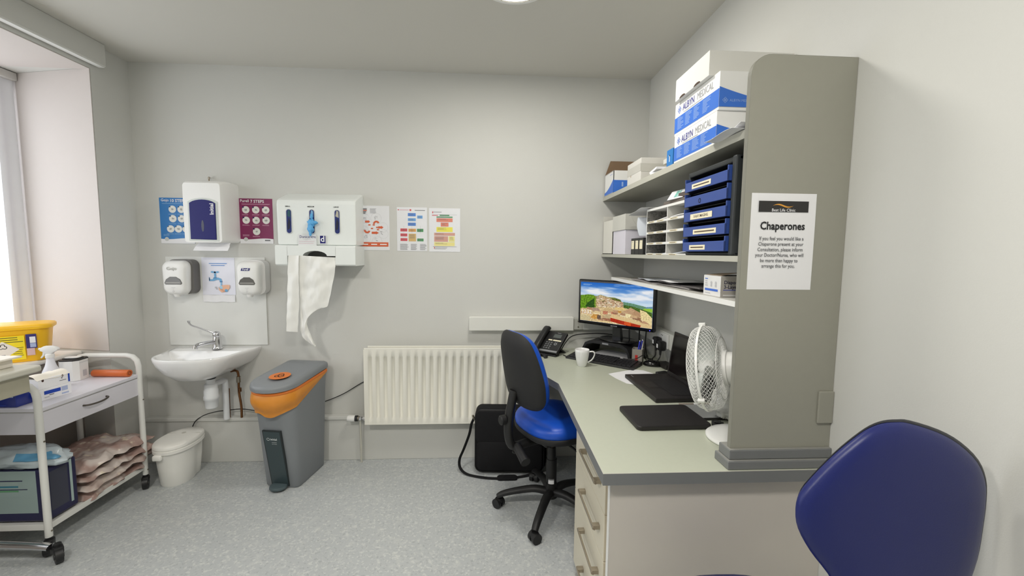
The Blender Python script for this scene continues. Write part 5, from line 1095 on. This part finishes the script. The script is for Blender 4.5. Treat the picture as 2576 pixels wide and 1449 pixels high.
# cable tangle behind the monitor
for pts, r_, lb_ in (([(.50, 2.80, ZD + .006), (.535, 2.82, ZD + .06), (.59, 2.84, ZD + .105), (.70, 2.85, ZD + .118), (.83, 2.84, ZD + .118), (.93, 2.80, ZD + .10), (1.0, 2.74, ZD + .03), (1.02, 2.68, ZD + .005)], .0035, 'black cable arching behind the monitor riser'),
                  ([(.905, 2.60, .985), (.915, 2.62, .90), (.95, 2.69, .83), (1.01, 2.70, .793), (1.04, 2.68, .79)], .0045, 'black cable hanging behind the monitor, left of three'),
                  ([(.955, 2.555, .985), (.965, 2.58, .90), (.985, 2.60, .83), (1.02, 2.625, .792), (1.05, 2.64, .79)], .0045, 'black cable hanging behind the monitor, middle of three'),
                  ([(.985, 2.52, .985), (.99, 2.54, .92), (1.0, 2.555, .86), (1.02, 2.57, .80), (1.05, 2.58, .79)], .004, 'black cable hanging behind the monitor, right of three'),
                  ([(.78, 2.44, ZD + .03), (.80, 2.43, ZD + .045), (.87, 2.39, ZD + .055), (.93, 2.42, ZD + .07), (.98, 2.48, ZD + .06), (1.0, 2.52, ZD + .03)], .0025, 'thin black cable looping in front of the pen cup'),
                  ([(.96, 2.55, ZD + .004), (.975, 2.53, ZD + .03), (.985, 2.505, ZD + .02), (.972, 2.48, ZD + .008), (.955, 2.47, ZD + .004)], .003, 'black cable curled between the pen cup and the mouse')):
    tag(MB().tube(pts, r_, BLACK, 6, sub=6).build('cable'), lb_, 'cable', 'black cables around the monitor')
tag(MB(FR((1.03, 2.82, ZD), .3)).box((-.035, -.05, 0), (.035, .05, .045), BLACK, .012).build('power_brick'), 'black power adapter in the cable tangle behind the pen cup', 'power adapter')
tag(MB(FR((1.065, 2.40, ZD), .1)).box((-.03, -.055, 0), (.03, .05, .028), M('adapter_dark', (32, 28, 28), .5), .005).build('docking_box'), 'dark flat box on the desk between the mouse and the laptop', 'box')
tag(MB(FR((.985, 2.27, ZD), .35)).box((-.035, -.012, 0), (.035, .012, .014), BLACK, .004).box((-.02, .012, .002), (.03, .016, .010), M('plug_beige', (180, 170, 140), .5)).build('memory_stick'), 'small black and beige stick lying behind the laptop', 'memory stick')
# papers under the laptop
m = MB(); m.prism([(.680, 2.275), (.697, 2.19), (.726, 2.10), (.80, 2.06), (.98, 2.20), (.945, 2.265), (.905, 2.34), (.855, 2.36), (.79, 2.33)], ZD + .0003, ZD + .0012, 'XY', PAPER)
for i in range(9): m.box((.681 + .0048 * i, 2.268 - .0185 * i, ZD + .0002), (.685 + .0048 * i, 2.276 - .0185 * i, ZD + .0012), PAPER)
tag(m.build('torn_paper'), 'torn white paper with a ragged edge beside the laptop', 'paper')
# laptop
lt = thing('laptop', (.87, 2.02, ZD), 'open black laptop with its screen towards the left on the desk', 'laptop', 0)
T = FR((.757, 2.005, ZD + .0016), .04); LB_ = M('laptop_black', (30, 27, 28), .45, var=.05)
m = MB(T); m.box((0, -.195, 0), (.245, .195, .020), LB_, .004); p = Page(m, (0, .195, .020), -Y3, X3, .0009)
p.rect(.105, .095, .355, .215, M('laptop_deck', (20, 20, 22), .5)); p.rect(.145, .03, .24, .085, M('touchpad', (38, 35, 36), .35)); p.rect(.025, .022, .06, .028, M('badge_silver', (150, 150, 155), .3, .5)); p.up()
for r_ in range(6):
    for c_ in range(15): p.rect(.109 + c_ * .0163, .099 + r_ * .0193, .109 + c_ * .0163 + .0138, .099 + r_ * .0193 + .0155, M('laptop_key', (34, 33, 35), .5))
m.build('base', lt)
R2 = T @ Matrix.Translation((.243, 0, .020)) @ Matrix.Rotation(math.radians(8.5), 4, 'Y')
m = MB(R2); m.box((-.004, -.195, 0), (.006, .195, .236), LB_, .003); p = Page(m, (-.004, .195, 0), -Y3, Z3, .0008); p.rect(.014, .02, .376, .222, M('laptop_screen', (18, 12, 13), .12)); m.build('screen', lt)
m = MB(FR((.722, 1.632, ZD), .03)); m.prism(rrect(.30, .222, .018, 5), 0.0008, .019, 'XY', LB_, .004); p = Page(m, (-.1625, -.111, .019), X3, Y3); p.ring(.30, .2, .004, .006, LB_)
tag(m.build('closed_laptop', loc=(.735, 1.632, ZD)), 'closed black laptop lying flat on the desk in front of the fan', 'laptop')
tag(MB(FR((.872, 1.592, ZD), -.5)).box((.03, -.02, 0), (.075, .02, .010), BLACK, .004).box((.04, -.014, .01), (.065, .008, .017), BLACK, .003).build('connector'), 'small black connector between the flat laptop and the fan base', 'connector')
m = MB(FR((.97, 1.70, ZD), .02)); m.prism(rrect(.20, .17, .012, 4), 0, .006, 'XY', M('folder_grey', (140, 142, 142), .5)); m.box((-.1, -.088, 0), (.1, -.084, .010), BLACK); tag(m.build('document_folder'), 'grey document folder lying behind the fan', 'folder')
pn = MB(); pn.cyl((.86, 1.782, ZD + .006), (1.0, 1.776, ZD + .006), .005, M('pen_clear', (150, 140, 130), .2), n=10); pn.cyl((.925, 1.779, ZD + .006), (.94, 1.7785, ZD + .006), .0058, PAPER, n=10); tag(pn.build('pen'), 'clear ballpoint pen lying by the near edge of the open laptop', 'pen')
# bubble wrap
m = MB()
def bw(u, v):
    a, b_ = u * 2 * PI, (v - .5) * PI; dv = V((math.cos(b_) * math.cos(a), math.cos(b_) * math.sin(a), math.sin(b_))); q = 1 + .2 * noise.noise(dv * 2.5) + .04 * math.sin(a * 26) * math.sin(b_ * 26)
    return (1.0 + .075 * dv.x * q, 1.62 + .06 * dv.y * q, max(ZD + .011, ZD + .07 + .075 * dv.z * q))
m.grid(bw, 56, 32, M('bubble_wrap', (214, 214, 210), .15, var=.12, scale=60, coat=.6)); tag(m.build('bubble_wrap_parcel', smooth_angle=80), 'shiny bubble wrapped parcel behind the fan guard', 'parcel')

# ================================================================== FAN
fc = V((.838, 1.52, 1.033)); fd = V((-.76, .64, -.15)).normalized()
fx = fd.cross(Z3).normalized(); fy = fd.cross(fx) * -1
FT = Matrix((fx, fd.cross(fx), fd)).transposed().to_4x4(); FT.translation = fc
fn = thing('desk_fan', (.925, 1.432, ZD), 'white desk fan with wire guard beside the grey side panel', 'fan')
RF = .160
m = MB(FT); m.lathe([(RF, -.0035), (RF + .004, -.004), (RF + .0045, .004), (RF, .0035), (RF - .002, 0), (RF, -.0035)], WHITE, n=64, caps=(False, False))
for a in (1.0, 3.1, 5.2): m.box((-.006, -.006, -.012), (.006, .008, .012), WHITE, .002, T=Matrix.Rotation(a, 4, 'Z') @ Matrix.Translation((0, RF + .004, 0)))
m.build('guard_ring', fn, smooth_angle=50)
def guard(side, nm, dep, r0, zc):
    m = MB(FT); prof = [(RF - .002, 0), (RF - .006, dep * .38), (RF * .90, dep * .72), (RF * .70, dep * .92), (RF * .45, dep), (r0, dep)]
    P_ = catmull([(a, b_, 0) for a, b_ in prof], 4)
    for s_ in (1, -1):
        for k in range(54):
            a0 = 2 * PI * k / 54; pts = []
            for i, q in enumerate(P_[::2]):
                a = a0 + s_ * .95 * i / 10; pts.append((q.x * math.cos(a), q.x * math.sin(a), q.y * side))
            m.tube(pts, .0007, WHITE, 4)
    for rr_ in (r0, RF * .72): m.tube([(rr_ * math.cos(2 * PI * k / 40), rr_ * math.sin(2 * PI * k / 40), side * dep * (1 if rr_ == r0 else .905)) for k in range(40)], .0018, WHITE, 5, closed=True)
    if side > 0: m.lathe([(.001, dep + .004), (r0 * .9, dep + .003), (r0 + .002, dep), (r0, dep - .003)], WHITE, n=28)
    m.build(nm, fn, smooth_angle=80)
guard(1, 'front_guard', .050, .042, 0); guard(-1, 'rear_guard', .060, .058, 0)
BLM = M('fan_blade', (222, 226, 224), .25, coat=.3, alpha=.92)
bl = MB(FT); bl.lathe([(.001, .03), (.022, .028), (.028, .015), (.028, -.02), (.02, -.025)], WHITE, n=24)
for k in range(3):
    a0 = k * 2 * PI / 3 + .5
    def blade(u, v):
        r_ = .024 + .115 * u; w_ = .55 + .35 * math.sin(PI * min(1, u * .9)); a = a0 + (v - .5) * w_ * 1.5 + .25 * u
        return (r_ * math.cos(a), r_ * math.sin(a), .028 * (v - .5) * (1.3 - .5 * u) * -2)
    bl.grid(blade, 8, 10, BLM, thick=.0022)
bl.build('blades', fn, smooth_angle=60)
m = MB(FT); m.lathe([(.050, -.060), (.066, -.062), (.066, -.074), (.060, -.076), (.058, -.14), (.054, -.16), (.036, -.17), (.001, -.172)], WHITE, n=36); m.build('motor_housing', fn, smooth_angle=45)
mcn = FT @ V((0, 0, -.115))
m = MB(); m.tube([(.922, 1.432, ZD + .03), (.923, 1.432, ZD + .10), (.925, 1.435, mcn.z - .09), (mcn.x, mcn.y, mcn.z - .045)], lambda q: .020 - .005 * q, WHITE, 14, sub=4); m.build('stem', fn)
m = MB(); m.lathe([(.108, 0), (.112, .004), (.112, .010), (.105, .016), (.085, .026), (.055, .036), (.030, .041), (.022, .044)], WHITE, (.922, 1.432, ZD), 44); m.build('base', fn, smooth_angle=60)
MB().box((.872, 1.345, ZD + .024), (.886, 1.362, ZD + .048), M('fan_switch', (70, 58, 52), .4), .004, T=None).build('switch', fn)
MB().tube([(mcn.x + .02, mcn.y - .03, mcn.z - .06), (.93, 1.40, .94), (.90, 1.405, .90), (.895, 1.41, .87), (.91, 1.42, .835)], .0032, WHITE, 6, sub=5).build('flex', fn)

# ================================================================== CHAIRS
CB = M('chair_blue_vinyl', (22, 82, 196), .38, var=.03, bump=.04, bscale=300); CK = M('chair_black', (24, 24, 25), .5, var=.06); CF = M('chair_shell', (34, 34, 35), .7, var=.05)
CA = -1.12; HUB = V((.365, 2.265, 0))
ch = thing('office_chair', HUB, 'blue and black swivel office chair with castors pulled up to the desk', 'chair', CA)
m = MB()
for deg in (174, 246, 318, 30, 102):
    a = math.radians(deg); d = V((math.cos(a), math.sin(a), 0))
    m.tube([HUB + d * .02 + V((0, 0, .105)), HUB + d * .09 + V((0, 0, .118)), HUB + d * .18 + V((0, 0, .105)), HUB + d * .27 + V((0, 0, .082)), HUB + d * .305 + V((0, 0, .062))], lambda q: .028 - .010 * q, CK, 10, sub=4, flat=(1, .8))
m.cyl(HUB + V((0, 0, .075)), HUB + V((0, 0, .16)), .036, CK, .032, n=24); m.build('base', ch, smooth_angle=60)
for deg in (174, 246, 318, 30, 102):
    a = math.radians(deg); q = HUB + V((math.cos(a), math.sin(a), 0)) * .30; m = MB(FR(q, a + .9))
    for s_ in (-1, 1): m.cyl((s_ * .006, 0, .027), (s_ * .026, 0, .027), .027, CK, n=20)
    m.lathe([(.001, .056), (.018, .053), (.024, .042), (.024, .03)], CK, n=16); m.build('castor', ch)
m = MB(); m.cyl(HUB + V((0, 0, .15)), HUB + V((0, 0, .30)), .030, CK, n=22); m.cyl(HUB + V((0, 0, .30)), HUB + V((0, 0, .37)), .026, CK, .022, n=22); m.cyl(HUB + V((0, 0, .36)), HUB + V((0, 0, .43)), .014, STEEL, n=16)
vd = V((-HUB.x, -HUB.y, 0)).normalized(); xd = V((-vd.y, vd.x, 0))
for i in range(7):
    a, b_ = (-.5 + i / 7) , (-.5 + (i + 1) / 7); f = lambda t, z, r_=.0306: HUB + (vd * math.cos(t) + xd * math.sin(t)) * (r_ + .003) + V((0, 0, z))
    m.add([f(a, .165), f(b_, .165), f(b_, .195), f(a, .195)], [(0, 1, 2, 3)], PAPER); m.add([f(a, .187), f(b_, .187), f(b_, .195), f(a, .195)], [(0, 1, 2, 3)], INKG)
m.build('gas_column', ch)
T = FR(HUB, CA)
seat_out = [(x, y + .035) for x, y in ell(.232, .222, 44, 0, 0, 2.7)]
m = MB(T); m.pad(seat_out, [(.485, .80), (.487, .93), (.500, .985), (.515, 1.0), (.53, .99), (.545, .955), (.558, .86), (.566, .70), (.568, .45), (.566, .2)], CB, lambda x, y, d: (x, y, d + .018 * max(0, (abs(x) / .23) ** 2 * .6) - .012 * max(0, (y - .12) / .12))); m.build('seat', ch, smooth_angle=70)
m = MB(T); m.pad(seat_out, [(.440, .45), (.445, .70), (.462, .93), (.478, 1.005), (.494, 1.015), (.500, 1.0)], CF, lambda x, y, d: (x, y, d + .018 * max(0, (abs(x) / .23) ** 2 * .6) * (d > .46))); m.box((-.09, -.10, .415), (.09, .12, .45), CK, .01); m.build('seat_pan', ch, smooth_angle=60)
# backrest: outline in (x,z)
bo = catmull([(a * .89, b_, 0) for a, b_ in [(0, 1.050), (.09, 1.045), (.150, 1.012), (.185, .94), (.207, .84), (.21, .77), (.195, .70), (.145, .655), (.06, .640), (-.06, .640), (-.145, .655), (-.195, .70), (-.21, .77), (-.207, .84), (-.185, .94), (-.150, 1.012), (-.09, 1.045)]], 4, True)
bo = [(q.x, q.y) for q in bo]
by_ = -.242
cur = lambda x, z: .045 * (x / .2) ** 2 - .05 * ((z - .80) / .28) - .02 * math.exp(-((z - .78) / .1) ** 2) * 0
m = MB(T); m.pad(bo, [(.022, 1.0), (.034, 1.0), (.048, .98), (.060, .93), (.068, .82), (.072, .6), (.073, .3)], CB, lambda x, z, d: (x, by_ + d + cur(x, z), z)); m.build('backrest', ch, smooth_angle=70)
m = MB(T); m.pad(bo, [(-.022, .3), (-.021, .62), (-.016, .80), (-.004, .93), (.010, 1.0), (.0215, 1.012), (.024, .99)], CF, lambda x, z, d: (x, by_ + d + cur(x, z), z)); m.build('back_shell', ch, smooth_angle=70)
m = MB(T)
m.tube([(0, .0, .432), (0, -.16, .43), (0, -.235, .425), (0, -.270, .45), (0, -.283, .52), (0, -.278, .60), (0, -.266, .66), (0, -.250, .735)], .027, CK, 12, sub=4, flat=(1.0, .85))
m.cyl((0, -.235, .395), (0, -.235, .30 + .09), .02, CK)
m.build('back_bar', ch, smooth_angle=60)
m = MB(T); m.lathe([(.018, 0), (.026, .004), (.026, .028), (.02, .034)], CK, (0, -.300, .585), 14, (0, -1, 0)); m.cyl((0, -.28, .585), (0, -.302, .585), .012, CK); m.build('height_knob', ch)
m = MB(T); m.cyl((.02, -.24, .435), (.13, -.25, .395), .024, CK, .026, n=18); m.build('tension_knob', ch)
m = MB(T); m.tube([(.06, .02, .43), (.16, .03, .42), (.21, .035, .405)], .006, CK, 8); m.pad(ell(.034, .018, 20), [(-.008, .7), (-.004, 1), (.004, 1), (.008, .7)], CK, lambda x, y, d: (.235 + x, .04 + y, .398 + d - x * .3)); m.build('lever', ch)

# navy chair in the near right corner
NVC = M('chair_navy', (16, 28, 96), .42, var=.03, bump=.03, bscale=300)
NX = .012
nc = thing('visitor_chair', (.80, .98, 0), 'navy blue upholstered chair with its backrest close at the lower right corner', 'chair')
raw = [(.806, 1.114), (.835, 1.1165), (.863, 1.114), (.93, 1.092), (.985, 1.062), (1.035, 1.018), (1.060, .972), (1.066, .925), (1.063, .86), (1.055, .79), (1.03, .72), (.985, .672), (.92, .652), (.86, .655), (.80, .68), (.755, .722), (.715, .785), (.677, .835), (.650, .885), (.643, .925), (.650, .962), (.675, 1.0), (.712, 1.045), (.748, 1.08), (.778, 1.103)]
ol = [(q.x, q.y) for q in catmull([(x + NX, z, 0) for x, z in [(.82 + (a * .956 - .82) * 1.045, 1.461 - (1.461 - b_) * .956 - .006) for a, b_ in raw]], 3, True)]
yv_ = lambda x, z: .768 + .012 * ((x - .83) / .2) ** 2 - .02 * (z - .9) * -1
m = MB(); m.pad(ol, [(-.030, .25), (-.0295, .55), (-.026, .78), (-.018, .91), (-.006, .975), (.006, .995), (.014, .995)], NVC, lambda x, z, d: (x + d * .9 + .012, yv_(x, z) + d * .7, z)); m.build('backrest', nc, smooth_angle=70)
m = MB(); m.pad(ol, [(.012, 1.0), (.018, 1.006), (.026, 1.006), (.034, .98), (.040, .9), (.042, .5)], M('chair_piping', (22, 24, 34), .5), lambda x, z, d: (x + d * .9 + .012, yv_(x, z) + d * .7, z)); m.build('back_shell', nc, smooth_angle=70)
so_ = [(x + .70, y + .965) for x, y in ell(.225, .198, 40, 0, 0, 2.6)]
m = MB(); m.pad(so_, [(.432, .7), (.434, .94), (.45, 1), (.476, 1), (.492, .97), (.502, .88), (.506, .6), (.506, .3)], NVC, lambda x, y, d: (x, y, d)); m.build('seat', nc, smooth_angle=70)
m = MB(); m.tube([(.77, .92, .405), (.79, .86, .41), (.815, .862, .50), (.84, .852, .66), (.85, .848, .80)], .016, CK, 10, sub=4); m.box((.58, .86, .415), (.83, 1.09, .433), CK, .004); m.build('back_bar', nc)
for x, y in ((.545, .83), (.865, .83), (.545, 1.12), (.865, 1.12)):
    MB().tube([(.705 + (x - .705) * .8, .975 + (y - .975) * .8, .405), (x, y, .001)], .011, CK, 10).build('leg', nc)

# ================================================================== BAG ON THE FLOOR
bg_ = thing('laptop_bag', (.12, 2.68, 0), 'black laptop bag with shoulder strap standing on the floor under the radiator', 'bag')
T = FR((.15, 2.715, 0), -.06); BF = BLACKF
m = MB(T); m.loft([[(a * k, y, .222 + b_ * k) for a, b_ in rrect(.46, .425, .045, 6)] for y, k in ((-.068, .90), (-.062, .97), (-.045, 1), (.045, 1), (.062, .97), (.068, .9))], BF)
m.tube([(a * .985, -.0605, .222 + b_ * .985) for a, b_ in rrect(.46, .425, .045, 6)], .004, BLACK, 6, closed=True); m.build('body', bg_, smooth_angle=55)
m = MB(T); m.loft([[(a * k * .985, y, .325 + b_ * k) for a, b_ in rrect(.455, .215, .03, 5)] for y, k in ((-.085, .92), (-.082, .98), (-.064, 1))], BF); m.build('flap', bg_, smooth_angle=55)
m = MB(T); m.loft([[(a * k, y, .13 + b_ * k) for a, b_ in rrect(.43, .2, .03, 5)] for y, k in ((-.088, .92), (-.084, .98), (-.06, 1))], BF); m.build('front_pocket', bg_, smooth_angle=55)
m = MB(); m.tube([(-.085, 2.70, .37), (-.105, 2.69, .33), (-.12, 2.685, .26), (-.155, 2.69, .16), (-.185, 2.70, .08), (-.178, 2.68, .03), (-.13, 2.64, .009), (-.03, 2.60, .008), (.06, 2.585, .008), (.16, 2.59, .008), (.28, 2.62, .010), (.375, 2.66, .05), (.39, 2.69, .20), (.385, 2.70, .36)], .009, BLACKF, 8, sub=5, flat=(.25, 1.1)); m.cyl((-.088, 2.70, .355), (-.098, 2.70, .385), .007, STEEL, n=8); m.build('strap', bg_, smooth_angle=60)
m = MB(); m.pad(rrect(.13, .05, .015, 4), [(0, .9), (.003, 1), (.012, 1), (.016, .9)], BLACKF, lambda x, y, d: (.13 + x, 2.59 + y, d)); m.build('shoulder_pad', bg_)
